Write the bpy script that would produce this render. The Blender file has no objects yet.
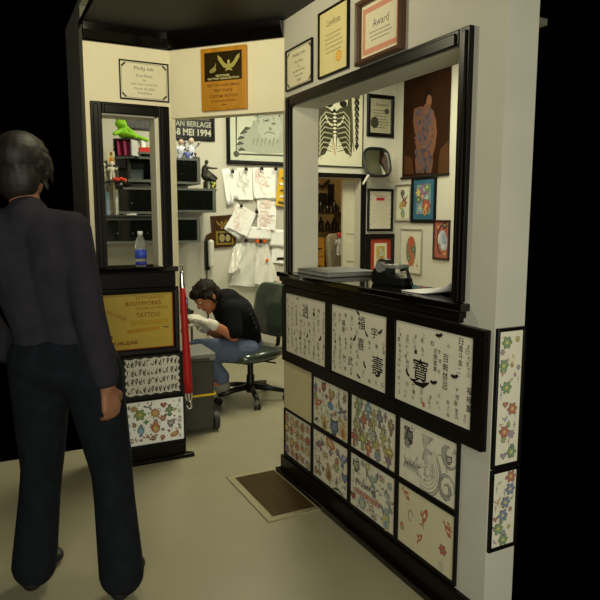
import bpy, bmesh, math, random
from mathutils import Vector, Matrix, Euler
PI = math.pi
scene = bpy.context.scene
COL = scene.collection
rnd = random.Random(7)

# ------------------------------------------------------------------ survey of the place (metres; camera stands at the origin)
EYE = 1.42
PITCH = math.radians(7.534); YAW = math.radians(26.952); F = 620.0
_f = Vector((math.sin(YAW)*math.cos(PITCH), math.cos(YAW)*math.cos(PITCH), -math.sin(PITCH)))
_r = Vector((math.cos(YAW), -math.sin(YAW), 0)); _u = _r.cross(_f)
XR = 1.437; YL = 3.521; YB = 5.66; XS = 4.03
def ray(x, y): return _f*F + _r*(x-300) - _u*(y-300)
def PY(x, y, Y):
    d = ray(x, y); t = Y/d.y; return Vector((0, 0, EYE)) + d*t
def PX(x, y, X):
    d = ray(x, y); t = X/d.x; return Vector((0, 0, EYE)) + d*t
def PZ(x, y, Z):
    d = ray(x, y); t = (Z-EYE)/d.z; return Vector((0, 0, EYE)) + d*t

# ------------------------------------------------------------------ materials
MATS = {}
def lin(c):
    if isinstance(c, str):
        c = c.lstrip('#'); c = [int(c[i:i+2], 16)/255 for i in (0, 2, 4)]
    return tuple(((v/12.92) if v <= .04045 else ((v+.055)/1.055)**2.4) for v in c)
def M(color, rough=.6, metal=0, var=.08, scale=14, bump=0, coat=0, spec=.5, trans=0, alpha=1, ior=1.45, kind='noise', emit=0):
    key = (str(color), rough, metal, var, scale, bump, coat, spec, trans, alpha, kind, emit)
    if key in MATS: return MATS[key]
    m = bpy.data.materials.new('paint_%d' % len(MATS)); m.use_nodes = True
    nt = m.node_tree; b = nt.nodes['Principled BSDF']
    L = lin(color)
    b.inputs['Roughness'].default_value = rough; b.inputs['Metallic'].default_value = metal
    b.inputs['Specular IOR Level'].default_value = spec; b.inputs['IOR'].default_value = ior
    b.inputs['Coat Weight'].default_value = coat
    b.inputs['Transmission Weight'].default_value = trans; b.inputs['Alpha'].default_value = alpha
    tc = nt.nodes.new('ShaderNodeTexCoord')
    if kind == 'wood':
        mp = nt.nodes.new('ShaderNodeMapping'); mp.inputs['Scale'].default_value = (scale, scale, scale*.06)
        nt.links.new(tc.outputs['Object'], mp.inputs[0])
        n = nt.nodes.new('ShaderNodeTexNoise'); n.inputs['Scale'].default_value = 1; n.inputs['Detail'].default_value = 6
        nt.links.new(mp.outputs[0], n.inputs['Vector'])
    else:
        n = nt.nodes.new('ShaderNodeTexNoise'); n.inputs['Scale'].default_value = scale; n.inputs['Detail'].default_value = 4
        nt.links.new(tc.outputs['Object'], n.inputs['Vector'])
    cr = nt.nodes.new('ShaderNodeValToRGB')
    cr.color_ramp.elements[0].position = .3; cr.color_ramp.elements[1].position = .7
    cr.color_ramp.elements[0].color = (*[v*(1-var) for v in L], 1); cr.color_ramp.elements[1].color = (*[min(1, v*(1+var)) for v in L], 1)
    nt.links.new(n.outputs['Fac'], cr.inputs[0]); nt.links.new(cr.outputs[0], b.inputs['Base Color'])
    if bump:
        bp = nt.nodes.new('ShaderNodeBump'); bp.inputs['Strength'].default_value = bump; bp.inputs['Distance'].default_value = .004
        nt.links.new(n.outputs['Fac'], bp.inputs['Height']); nt.links.new(bp.outputs[0], b.inputs['Normal'])
    MATS[key] = m
    return m
def ink(c): return M(c, rough=.75, var=.05, scale=40, spec=.2)
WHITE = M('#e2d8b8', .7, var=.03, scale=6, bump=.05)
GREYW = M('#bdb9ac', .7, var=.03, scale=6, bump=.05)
PARL = M('#c8c4b4', .75, var=.03, scale=5, bump=.05)
BLACK = M('#0d0a07', .34, var=.25, scale=30, spec=.22)
LACQ = M('#0a0806', .09, var=.2, scale=20, spec=.5, coat=.25)
FRAMEB = M('#0c0a08', .38, var=.2, scale=40, spec=.25)
PAPER = M('#d9d3c0', .6, var=.03, scale=20, spec=.3)
CREAM = M('#c9bd92', .6, var=.03, scale=10)
SHEETW = M('#f6f5f0', .6, var=.02, scale=12, spec=.3)
STEEL = M('#b9b9b6', .22, 1, var=.06)
CHROME = M('#d6d6d4', .1, 1, var=.04)
PLASTB = M('#141412', .35, var=.2, scale=20)
SHELFB = M('#1b1c19', .4, var=.2, scale=20)
SHELFG = M('#5a5c56', .35, var=.1, scale=20)
GLASS = M('#f4f8f6', .02, var=.01, trans=1, ior=1.45)

# ------------------------------------------------------------------ mesh builder
class MB:
    def __init__(s): s.v = []; s.f = []; s.m = []; s.sm = []; s.slots = []
    def mi(s, mat):
        if mat not in s.slots: s.slots.append(mat)
        return s.slots.index(mat)
    def add(s, vs, fs, mat, smooth=False, mtx=None):
        o = len(s.v); k = s.mi(mat)
        for v in vs:
            v = Vector(v); s.v.append(tuple(mtx @ v) if mtx else tuple(v))
        for f in fs: s.f.append([i+o for i in f]); s.m.append(k); s.sm.append(smooth)
    def box(s, c, d, mat, rot=None):
        hx, hy, hz = d[0]/2, d[1]/2, d[2]/2
        vs = [(x, y, z) for x in (-hx, hx) for y in (-hy, hy) for z in (-hz, hz)]
        fs = [(0, 1, 3, 2), (4, 6, 7, 5), (0, 4, 5, 1), (2, 3, 7, 6), (0, 2, 6, 4), (1, 5, 7, 3)]
        m = Matrix.Translation(c)
        if rot is not None: m = m @ Euler(rot).to_matrix().to_4x4()
        s.add(vs, fs, mat, False, m); return s
    def bx(s, x0, x1, y0, y1, z0, z1, mat):
        return s.box(((x0+x1)/2, (y0+y1)/2, (z0+z1)/2), (abs(x1-x0), abs(y1-y0), abs(z1-z0)), mat)
    def cyl(s, p0, p1, r0, r1, mat, n=16, caps=True, smooth=True):
        p0, p1 = Vector(p0), Vector(p1); a = (p1-p0).normalized(); q = a.orthogonal().normalized(); w = a.cross(q)
        vs = []
        for p, r in ((p0, r0), (p1, r1)):
            for i in range(n):
                t = 2*PI*i/n; vs.append(p + q*math.cos(t)*r + w*math.sin(t)*r)
        s.add(vs, [(i, (i+1) % n, n+(i+1) % n, n+i) for i in range(n)], mat, smooth)
        if caps:
            s.add(vs[:n], [tuple(reversed(range(n)))], mat); s.add(vs[n:], [tuple(range(n))], mat)
        return s
    def tube(s, pts, r, mat, n=10):
        pts = [Vector(p) for p in pts]; rings = []; up = Vector((.123, .456, .88)).normalized()
        for i, p in enumerate(pts):
            t = (pts[min(i+1, len(pts)-1)] - pts[max(i-1, 0)]).normalized()
            a = t.cross(up).normalized(); b = t.cross(a); rr = r[i] if isinstance(r, (list, tuple)) else r
            rings.append([p + a*math.cos(2*PI*k/n)*rr + b*math.sin(2*PI*k/n)*rr for k in range(n)])
        vs = [v for g in rings for v in g]; fs = []
        for i in range(len(rings)-1):
            for k in range(n): fs.append((i*n+k, i*n+(k+1) % n, (i+1)*n+(k+1) % n, (i+1)*n+k))
        fs.append(tuple(reversed(range(n)))); fs.append(tuple(range(len(vs)-n, len(vs))))
        s.add(vs, fs, mat, True); return s
    def lathe(s, prof, c, mat, n=24, mtx=None):
        vs = []
        for r, z in prof:
            for k in range(n): vs.append((c[0]+r*math.cos(2*PI*k/n), c[1]+r*math.sin(2*PI*k/n), c[2]+z))
        fs = []
        for i in range(len(prof)-1):
            for k in range(n): fs.append((i*n+k, i*n+(k+1) % n, (i+1)*n+(k+1) % n, (i+1)*n+k))
        if prof[0][0] > 1e-5: fs.append(tuple(reversed(range(n))))
        if prof[-1][0] > 1e-5: fs.append(tuple(range(len(vs)-n, len(vs))))
        s.add(vs, fs, mat, True, mtx); return s
    def ell(s, c, r, mat, rot=(0, 0, 0), n=16, k=10):
        vs = [(0, 0, -1)]; fs = []
        for i in range(1, k):
            t = -PI/2 + PI*i/k
            for j in range(n): vs.append((math.cos(t)*math.cos(2*PI*j/n), math.cos(t)*math.sin(2*PI*j/n), math.sin(t)))
        vs.append((0, 0, 1))
        for j in range(n): fs.append((0, 1+(j+1) % n, 1+j))
        for i in range(k-2):
            for j in range(n): fs.append((1+i*n+j, 1+i*n+(j+1) % n, 1+(i+1)*n+(j+1) % n, 1+(i+1)*n+j))
        e = len(vs)-1
        for j in range(n): fs.append((e, 1+(k-2)*n+j, 1+(k-2)*n+(j+1) % n))
        m = Matrix.Translation(c) @ Euler(rot).to_matrix().to_4x4() @ Matrix.Diagonal((*r, 1))
        s.add(vs, fs, mat, True, m); return s
    def prism(s, poly, z0, z1, mat, axis='z', smooth=False):
        n = len(poly)
        if axis == 'z': vs = [(x, y, z0) for x, y in poly] + [(x, y, z1) for x, y in poly]
        elif axis == 'y': vs = [(x, z0, y) for x, y in poly] + [(x, z1, y) for x, y in poly]
        else: vs = [(z0, x, y) for x, y in poly] + [(z1, x, y) for x, y in poly]
        fs = [tuple(range(n)), tuple(range(n, 2*n))] + [(i, (i+1) % n, n+(i+1) % n, n+i) for i in range(n)]
        s.add(vs, fs, mat, smooth); return s
    def capsule(s, p0, r0, p1, r1, mat, n=14):
        s.ell(p0, (r0,)*3, mat, n=n, k=8); s.ell(p1, (r1,)*3, mat, n=n, k=8); s.cyl(p0, p1, r0, r1, mat, n=n); return s
    def build(s, name, parent=None, loc=(0, 0, 0), rotz=0, bevel=0, seg=2, label=None, fix=True):
        me = bpy.data.meshes.new(name); me.from_pydata(s.v, [], s.f)
        for m in s.slots: me.materials.append(m)
        me.polygons.foreach_set('material_index', s.m); me.polygons.foreach_set('use_smooth', s.sm)
        if fix:
            b = bmesh.new(); b.from_mesh(me); bmesh.ops.recalc_face_normals(b, faces=b.faces); b.to_mesh(me); b.free()
        me.update()
        o = bpy.data.objects.new(name, me); COL.objects.link(o)
        o.location = loc; o.rotation_euler = (0, 0, rotz)
        if parent: o.parent = parent
        if bevel:
            md = o.modifiers.new('edge', 'BEVEL'); md.width = bevel; md.segments = seg; md.limit_method = 'ANGLE'
        if label: o['label'] = label
        return o
def tag(o, label, cat, group=None):
    o['label'] = label; o['category'] = cat
    if group: o['group'] = group
    return o
def thing(name, label, cat, loc=(0, 0, 0), rotz=0, group=None):
    o = bpy.data.objects.new(name, None); COL.objects.link(o); o.empty_display_size = .05
    o.location = loc; o.rotation_euler = (0, 0, rotz); return tag(o, label, cat, group)
def struct(name, mb, bevel=0):
    o = mb.build(name, bevel=bevel); o['kind'] = 'structure'; return o

# ------------------------------------------------------------------ lettering
_tc = {}
def glyphs(body, bold=0.0):
    if (body, bold) in _tc: return _tc[(body, bold)]
    cu = bpy.data.curves.new('t', 'FONT'); cu.body = body; cu.offset = bold; cu.resolution_u = 2
    ob = bpy.data.objects.new('t', cu); COL.objects.link(ob)
    dg = bpy.context.evaluated_depsgraph_get(); dg.update()
    me = ob.evaluated_get(dg).to_mesh()
    vs = [(v.co.x, v.co.y) for v in me.vertices]; fs = [tuple(p.vertices) for p in me.polygons]
    ob.evaluated_get(dg).to_mesh_clear(); bpy.data.objects.remove(ob); bpy.data.curves.remove(cu)
    if not vs: vs = [(0, 0), (1, 0), (1, 1)]; fs = [(0, 1, 2)]
    x0 = min(v[0] for v in vs); x1 = max(v[0] for v in vs); y0 = min(v[1] for v in vs); y1 = max(v[1] for v in vs)
    w = max(x1-x0, 1e-4); h = max(y1-y0, 1e-4)
    vs = [((x-(x0+x1)/2)/w, (y-(y0+y1)/2)/h) for x, y in vs]
    _tc[(body, bold)] = (vs, fs, w/h); return _tc[(body, bold)]

# ------------------------------------------------------------------ flat artwork on a sheet (local x right, z up, -y towards the viewer)
class Art:
    def __init__(s, mb, y0): s.mb = mb; s.y = y0-.0004; s.mute = 0
    def ink(s, c):
        if s.mute:
            v = [int(c[i:i+2], 16) for i in (1, 3, 5)]; g = sum(v)/3; p = (205, 198, 178)
            v = [(x*.72+g*.28)*(1-s.mute)+q_*s.mute for x, q_ in zip(v, p)]; c = '#%02x%02x%02x' % tuple(int(x) for x in v)
        return ink(c)
    def poly(s, pts, c):
        s.y -= .000012
        s.mb.add([(x, s.y, z) for x, z in pts], [tuple(range(len(pts)))], s.ink(c))
    def ell(s, cx, cz, rx, rz, c, a=0, n=12):
        ca, sa = math.cos(a), math.sin(a)
        s.poly([(cx+ca*rx*math.cos(t)-sa*rz*math.sin(t), cz+sa*rx*math.cos(t)+ca*rz*math.sin(t)) for t in [2*PI*i/n for i in range(n)]], c)
    def star(s, cx, cz, r, r2, n, c, a=0):
        s.poly([(cx+(r if i % 2 == 0 else r2)*math.cos(a+PI*i/n), cz+(r if i % 2 == 0 else r2)*math.sin(a+PI*i/n)) for i in range(2*n)], c)
    def stroke(s, pts, w, c):
        s.y -= .000012
        L = []; R = []; n = len(pts)
        for i, (x, z) in enumerate(pts):
            a = pts[max(i-1, 0)]; b = pts[min(i+1, n-1)]; dx, dz = b[0]-a[0], b[1]-a[1]; l = math.hypot(dx, dz) or 1
            ww = (w[i] if isinstance(w, (list, tuple)) else w)/2
            L.append((x-dz/l*ww, z+dx/l*ww)); R.append((x+dz/l*ww, z-dx/l*ww))
        vs = [(x, s.y, z) for x, z in L+R]
        s.mb.add(vs, [(i, i+1, n+i+1, n+i) for i in range(n-1)], s.ink(c))
    def text(s, body, cx, cz, w, h, c, a=0, bold=0.0):
        vs, fs, asp = glyphs(body, bold)
        if w is None: w = h*asp
        if h is None: h = w/asp
        s.y -= .000012; ca, sa = math.cos(a), math.sin(a)
        s.mb.add([(cx+ca*x*w-sa*z*h, s.y, cz+sa*x*w+ca*z*h) for x, z in vs], fs, s.ink(c))
    def arc(s, cx, cz, rx, rz, a0, a1, w, c, n=10):
        s.stroke([(cx+rx*math.cos(a0+(a1-a0)*i/n), cz+rz*math.sin(a0+(a1-a0)*i/n)) for i in range(n+1)], w, c)
    # --- small tattoo motifs
    def flower(s, x, z, r, c, c2='#d8b83a'):
        for i in range(6): s.ell(x+.55*r*math.cos(i*PI/3), z+.55*r*math.sin(i*PI/3), .48*r, .34*r, '#2a2520', i*PI/3, 8)
        for i in range(6): s.ell(x+.55*r*math.cos(i*PI/3), z+.55*r*math.sin(i*PI/3), .4*r, .27*r, c, i*PI/3, 8)
        s.ell(x, z, .28*r, .28*r, c2, 0, 8)
    def sun(s, x, z, r, c, c2):
        s.star(x, z, r, .6*r, 9, '#4a3a20', .2); s.star(x, z, .88*r, .52*r, 9, c, .2); s.ell(x, z, .42*r, .42*r, c2)
        s.ell(x-.15*r, z+.1*r, .06*r, .08*r, '#3a2a20', 0, 6); s.ell(x+.15*r, z+.1*r, .06*r, .08*r, '#3a2a20', 0, 6)
    def heart(s, x, z, r, c):
        p = [(16*math.sin(t)**3/16, (13*math.cos(t)-5*math.cos(2*t)-2*math.cos(3*t)-math.cos(4*t))/16) for t in [2*PI*i/20 for i in range(20)]]
        s.poly([(x+r*a, z+r*b) for a, b in p], '#2a2022'); s.poly([(x+.82*r*a, z+.82*r*b) for a, b in p], c)
    def cross(s, x, z, r, c, c2):
        def cr(k, col):
            a, b = .16*r*k+.04*r, r*(.9+.1*k)
            s.poly([(x-a, z-b), (x+a, z-b), (x+a*.8, z+.1*r-a), (x+.62*b, z+.15*r-a*1.2), (x+.62*b, z+.15*r+a*1.2), (x+a*.8, z+.25*r+a), (x+a, z+b), (x-a, z+b), (x-a*.8, z+.25*r+a), (x-.62*b, z+.15*r+a*1.2), (x-.62*b, z+.15*r-a*1.2), (x-a*.8, z+.1*r-a)], col)
        cr(1.6, '#3a3428'); cr(1.0, c); s.ell(x, z+.2*r, .22*r, .22*r, c2, 0, 8)
    def bird(s, x, z, r, c, a=0):
        def T(p): return [(x+r*(u*math.cos(a)-v*math.sin(a)), z+r*(u*math.sin(a)+v*math.cos(a))) for u, v in p]
        w = [(0, -.6), (.15, -.1), (.5, .1), (1, .7), (.85, 0), (.45, -.35), (.2, -.45), (.3, -1), (0, -.8), (-.3, -1), (-.2, -.45), (-.45, -.35), (-.85, 0), (-1, .7), (-.5, .1), (-.15, -.1)]
        s.poly(T(w), '#25222a'); s.poly(T([(.8*u, .8*v-.06) for u, v in w]), c); s.ell(*T([(0, .05)])[0], .17*r, .2*r, c, 0, 8)
    def flame(s, x, z, r, c, c2):
        p = [(0, -1), (.5, -.7), (.62, -.1), (.3, .25), (.35, .75), (.02, .4), (-.1, 1), (-.35, .3), (-.62, .1), (-.5, -.6)]
        s.poly([(x+r*a, z+r*b) for a, b in p], c); s.poly([(x+.55*r*a, z+.55*r*b-.25*r) for a, b in p], c2)
    def koi(s, x, z, r, c, a=0):
        def T(p): return [(x+r*(u*math.cos(a)-v*math.sin(a)), z+r*(u*math.sin(a)+v*math.cos(a))) for u, v in p]
        s.poly(T([(-1, .35), (-.62, .05), (-.2, .3), (.4, .32), (.85, .05), (.5, -.22), (-.1, -.2), (-.6, -.05), (-.95, -.35), (-.8, 0)]), c)
        s.poly(T([(.1, .3), (.3, .62), (-.2, .5), (-.15, .28)]), c); s.ell(*T([(.6, .08)])[0], .07*r, .07*r, '#201a18', 0, 6)
        s.poly(T([(-.1, .15), (.3, .18), (.28, -.02), (-.05, -.02)]), '#e3d3b0')
    def skull(s, x, z, r, c='#d8d4c8'):
        s.ell(x, z+.15*r, .75*r, .75*r, '#28251f'); s.ell(x, z+.15*r, .65*r, .65*r, c); s.poly([(x-.38*r, z-.35*r), (x+.38*r, z-.35*r), (x+.3*r, z-.9*r), (x-.3*r, z-.9*r)], c)
        for k in (-1, 1): s.ell(x+k*.28*r, z+.1*r, .18*r, .2*r, '#1d1a18', 0, 8)
    def dagger(s, x, z, r, c):
        s.poly([(x, z-r), (x+.14*r, z+.2*r), (x-.14*r, z+.2*r)], '#6b7078'); s.poly([(x-.4*r, z+.2*r), (x+.4*r, z+.2*r), (x+.4*r, z+.33*r), (x-.4*r, z+.33*r)], c); s.poly([(x-.1*r, z+.3*r), (x+.1*r, z+.3*r), (x+.1*r, z+r), (x-.1*r, z+r)], c)
    def beast(s, x, z, r, c):
        s.poly([(x+r*a, z+r*b) for a, b in [(-.8, .8), (-.35, .65), (.25, .7), (.75, .95), (.7, .3), (.9, -.1), (.5, -.35), (.3, -.85), (-.3, -.9), (-.55, -.35), (-.85, 0), (-.7, .35)]], '#2a2622' if c != '#8a867c' else '#6f6c64')
        s.poly([(x+.8*r*a, z+.8*r*b) for a, b in [(-.7, .7), (-.3, .55), (.25, .6), (.65, .8), (.6, .2), (.8, -.1), (.45, -.3), (.25, -.75), (-.25, -.8), (-.5, -.3), (-.75, 0), (-.6, .3)]], c)
        for k in (-1, 1): s.ell(x+k*.26*r, z+.15*r, .1*r, .08*r, '#1f1b18', 0, 6)
        s.ell(x, z-.4*r, .2*r, .12*r, '#1f1b18', 0, 8)
    def bits(s, w, h, n, cs, seed=1, lo=.004, hi=.011):
        r = random.Random(seed)
        for k in range(n):
            x, z = r.uniform(-.45, .45)*w, r.uniform(-.46, .46)*h; a = r.uniform(0, 3); m = r.uniform(lo, hi); c = r.choice(cs)
            if k % 3 == 0: s.stroke([(x-m, z), (x, z+m*r.uniform(-1, 1)), (x+m, z+m*r.uniform(-.5, .5))], [m*.2, m*.5, m*.15], c)
            elif k % 3 == 1: s.ell(x, z, m*.6, m*.35, c, a, 7)
            else: s.arc(x, z, m*.8, m*.6, a, a+3.5, m*.3, c, 6)
    def fill(s, w, h, n, seed, cs, lo, hi, kinds='fhbsdkx'):
        r = random.Random(seed); put = []
        for _ in range(n*6):
            m = r.uniform(lo, hi); x, z = r.uniform(-1, 1)*(w/2-m*1.2), r.uniform(-1, 1)*(h/2-m*1.3)
            if len(put) >= n or any(math.hypot(x-a, z-b) < (m+c)*.95 for a, b, c in put): continue
            put.append((x, z, m)); c, k = r.choice(cs), r.choice(kinds)
            if k == 'f': s.flower(x, z, m, c, r.choice(cs))
            elif k == 'h': s.heart(x, z, m*.9, c)
            elif k == 'b': s.bird(x, z, m, c, r.uniform(-.6, .6))
            elif k == 's': s.skull(x, z, m*.9)
            elif k == 'd': s.dagger(x, z, m*1.2, c)
            elif k == 'k': s.koi(x, z, m, c, r.uniform(0, 6))
            elif k == 'l': s.flame(x, z, m, c, r.choice(cs))
            else: s.cross(x, z, m*1.1, c, r.choice(cs))
    def scrawl(s, x0, x1, z, h, c, n=9, w=.0035):
        for i in range(n):
            x = x0+(x1-x0)*(i+.5)/n; d = (x1-x0)/n*.42
            a0 = rnd.uniform(0, PI); s.arc(x, z, d*rnd.uniform(.6, 1), h*rnd.uniform(.35, .5), a0, a0+rnd.uniform(3, 5), [w*k for k in (.3, .8, 1.3, 1.5, 1.2, .9, .6, .3, .3)], c, 8)
            if rnd.random() < .6: s.stroke([(x-d*.7, z-h*.45), (x, z), (x+d*.6, z+h*.5)], [w*.4, w*1.4, w*.4], c)
    def bat(s, x, z, r, a=0):
        def T(p): return [(x+r*(u*math.cos(a)-v*math.sin(a)), z+r*(u*math.sin(a)+v*math.cos(a))) for u, v in p]
        s.poly(T([(-1.1, .1), (-.5, .5), (-.12, .25), (0, .45), (.12, .25), (.5, .5), (1.1, .1), (.7, .05), (.5, -.3), (.2, -.1), (0, -.5), (-.2, -.1), (-.5, -.3), (-.7, .05)]), '#16130f')
    def lines(s, x0, x1, z0, z1, n, c, th=.35, ragged=.3):
        for i in range(n):
            z = z0+(z1-z0)*(i+.5)/n; h = abs(z1-z0)/n*th/2
            x = x0+(x1-x0)*rnd.uniform(0, ragged)/2; e = x1-(x1-x0)*rnd.uniform(0, ragged)/2
            while x < e:
                l = min(rnd.uniform(2, 6)*h*1.6, e-x); s.poly([(x, z-h), (x+l, z-h), (x+l, z+h), (x, z+h)], c); x += l+1.5*h

def border(w, h, fw, d, mat, name, parent, inner=None):
    """mitred frame standing d off the wall"""
    mb = MB(); W, H = w/2, h/2; prof = [(0, 0), (0, -d*.8), (fw*.25, -d), (fw*.75, -d*.9), (fw, -d*.6), (fw, 0)]
    n = len(prof); vs = []
    for sx, sz in ((-1, -1), (1, -1), (1, 1), (-1, 1)):
        for i, y in prof: vs.append((sx*(W-i), y, sz*(H-i)))
    fs = [(a*n+k, a*n+(k+1) % n, ((a+1) % 4)*n+(k+1) % n, ((a+1) % 4)*n+k) for a in range(4) for k in range(n)]
    mb.add(vs, fs, mat); return mb.build(name, parent)
def framed(name, label, cat, loc, rotz, w, h, art=None, mute=0, fw=.014, d=.018, fmat=None, sheet=None, mat_w=0, mat_c=None, group=None, sheet_name='sheet', back=None):
    t = thing(name, label, cat, loc, rotz, group)
    border(w, h, fw, d, fmat or FRAMEB, 'frame', t)
    iw, ih = w-2*fw+.002, h-2*fw+.002
    if mat_w:
        b = MB(); b.bx(-iw/2, iw/2, -.006, -.001, -ih/2, ih/2, mat_c or PAPER); b.build('mat_board', t)
        iw -= 2*mat_w; ih -= 2*mat_w
        y0, y1 = -.0061, -.0075
    else: y0, y1 = -.001, -.006
    b = MB(); b.bx(-iw/2, iw/2, y1, y0, -ih/2, ih/2, sheet or PAPER)
    if art: A_ = Art(b, y1); A_.mute = mute; art(A_, iw, ih)
    b.build(sheet_name, t, fix=False)
    return t

RZ_R = -PI/2                      # things hung on the right-hand walls (facing -X): local x runs towards -Y
HA = Vector((.975, YL)); HB = Vector((XR, 3.0)); RZ_H = math.atan2(HB.y-HA.y, HB.x-HA.x); HD = (HB-HA).normalized()
def on_header(u, z): return (HA.x+HD.x*u, HA.y+HD.y*u, z)

# ================================================================== THE SHELL
FLOOR = M('#99937a', .32, var=.05, scale=3, bump=.03, spec=.4)
b = MB(); b.prism([(-.1, 1.5), (1.567, 1.5), (1.567, 3.0), (2.3, 3.0), (2.3, 3.95), (XS, 3.95), (XS, 7.7), (.8, 7.7), (.8, 3.9), (-.1, 3.9)], -.06, 0, FLOOR); struct('floor', b)
# left half wall with its opening
XL0 = .52; ZC = 2.42
b = MB()
b.bx(XL0, .90, YL, YL+.12, 0, 1.115, WHITE); b.bx(XL0, .90, YL, YL+.12, 1.985, ZC, WHITE); b.bx(XL0, .58, YL, YL+.12, 1.115, 1.985, WHITE)
b.prism([(.90, YL), (.975, YL), (1.012, YL+.033), (1.012, YL+.12), (.90, YL+.12)], 0, ZC, WHITE)
struct('wall_left', b)
# slanted header over the doorway
hn = Vector((-HD.y, HD.x))*1  # into the parlour
b = MB(); a2 = HA+hn*.08; b2 = HB+hn*.08
b.prism([tuple(HA+HD*.002), tuple(HB-HD*.002), tuple(b2), tuple(a2+HD*.04)], 1.972, ZC, WHITE); struct('wall_header', b)
# right wall with the big opening; its near end is a free-standing wall end
b = MB(); X1 = XR+.13; YE = 1.455
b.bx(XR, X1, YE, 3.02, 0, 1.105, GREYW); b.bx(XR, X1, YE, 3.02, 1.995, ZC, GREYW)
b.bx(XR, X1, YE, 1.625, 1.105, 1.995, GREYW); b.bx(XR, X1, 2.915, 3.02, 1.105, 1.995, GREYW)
struct('wall_right', b)
# parlour
b = MB()
dx0, dx1, dz = 3.03, 3.60, 1.835
b.bx(.8, dx0, YB, YB+.12, 0, 2.95, PARL); b.bx(dx1, XS+.1, YB, YB+.12, 0, 2.95, PARL); b.bx(dx0, dx1, YB, YB+.12, dz, 2.95, PARL)
struct('wall_back', b)
b = MB(); b.bx(XS, XS+.1, 3.95, YB, 0, 2.95, PARL); struct('wall_side', b)
b = MB(); b.bx(.72, .8, 4.95, YB+.12, 0, 2.95, PARL); struct('wall_parlour_left', b)
b = MB(); b.bx(.72, XS+.1, 3.75, YB+.12, 2.95, 3.0, PARL); struct('ceiling_parlour', b)
STOR = M('#a08a58', .8, var=.1, scale=8)
b = MB(); b.bx(2.6, 4.4, 7.6, 7.7, 0, 2.6, STOR); struct('wall_storeroom', b)
b = MB(); b.bx(2.6, 2.7, YB+.12, 7.6, 0, 2.6, STOR); struct('wall_storeroom_left', b)
b = MB(); b.bx(4.3, 4.4, YB+.12, 7.6, 0, 2.6, STOR); struct('wall_storeroom_right', b)
b = MB(); b.bx(2.6, 4.4, YB+.12, 7.7, 2.6, 2.66, STOR); struct('ceiling_storeroom', b)
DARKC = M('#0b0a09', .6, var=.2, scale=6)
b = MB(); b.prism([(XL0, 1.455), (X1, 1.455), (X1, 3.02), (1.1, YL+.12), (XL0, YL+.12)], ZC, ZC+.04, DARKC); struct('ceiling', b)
# crown moulding
def crown(pts):
    m = MB()
    prof = [(0, 2.335), (.012, 2.335), (.016, 2.345), (.045, 2.385), (.05, 2.42), (0, 2.42)]
    P = [Vector(p) for p in pts]; rings = []
    for i, p in enumerate(P):
        ds = []
        if i > 0: ds.append((P[i]-P[i-1]).normalized())
        if i < len(P)-1: ds.append((P[i+1]-P[i]).normalized())
        ns = [Vector((d.y, -d.x)) for d in ds]
        nn = ns[0] if len(ns) == 1 else (ns[0]+ns[1])/(1+ns[0].dot(ns[1]))
        rings += [(p.x+nn.x*o, p.y+nn.y*o, z) for o, z in prof]
    n = len(prof); fs = [(i*n+k, i*n+(k+1) % n, (i+1)*n+(k+1) % n, (i+1)*n+k) for i in range(len(P)-1) for k in range(n)]
    fs += [tuple(range(n)), tuple(range((len(P)-1)*n, len(P)*n))]
    m.add(rings, fs, LACQ); return m
struct('trim_1', crown([(XL0, YL-.001), (.975, YL-.001), tuple(HB-HD*.004+Vector((-.001, -.001)))]))
# baseboards
b = MB(); b.bx(XL0, 1.012, YL-.022, YL-.001, 0, .095, BLACK); b.prism([(XL0, YL-.05), (1.055, YL-.05), (1.055, YL-.02), (1.02, YL-.0005), (XL0, YL-.0005)], 0, .022, BLACK); struct('baseboard_left', b, .003)
b = MB(); b.bx(XR-.022, XR-.001, YE, 3.025, 0, .105, BLACK); b.bx(XR-.045, XR-.001, YE, 3.045, 0, .028, LACQ); struct('baseboard_right', b, .003)
b = MB(); b.bx(.8, dx0-.06, YB-.012, YB-.001, 0, .07, M('#cfcab6', .5)); struct('baseboard_back', b)
# casings of the two openings
def casing(mb, a0, a1, z0, z1, w, f, d, mat):
    """f(along, off, z) -> xyz ; picture-frame casing, three sides"""
    for lo, hi, zz0, zz1 in ((a0-w, a0, z0, z1+w), (a1, a1+w, z0, z1+w), (a0, a1, z1, z1+w)):
        for (o0, o1, i0, i1) in ((0, d, 0, 0), (d, d*1.4, .012, .02)):
            p = f(lo+i0, -o0, zz0 + (0 if zz0 == z0 else 0)); q = f(hi-i1, -o1, zz1-i0)
            mb.bx(p[0], q[0], p[1], q[1], p[2], q[2], mat)
b = MB(); casing(b, 1.645, 2.905, 1.138, 1.977, .052, lambda a, o, z: (XR-.001+o, a, z), .02, BLACK); struct('trim_2', b, .004)
b = MB(); casing(b, .60, .905, 1.148, 1.975, .058, lambda a, o, z: (a, YL-.001+o, z), .02, BLACK); struct('trim_3', b, .004)
# grey reveal lining of the openings
b = MB(); G2 = M('#d3cebb', .6, var=.03)
b.bx(XR, X1+.012, 1.627, 1.645, 1.138, 1.994, G2); b.bx(XR, X1+.012, 2.896, 2.914, 1.138, 1.994, G2); b.bx(XR, X1+.012, 1.627, 2.914, 1.977, 1.994, G2); struct('window_1', b)
b = MB(); b.bx(.582, .60, YL, YL+.13, 1.148, 1.984, G2); b.bx(.885, .899, YL, YL+.13, 1.148, 1.984, G2); b.bx(.582, .899, YL, YL+.13, 1.968, 1.984, G2); struct('window_2', b)
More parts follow.
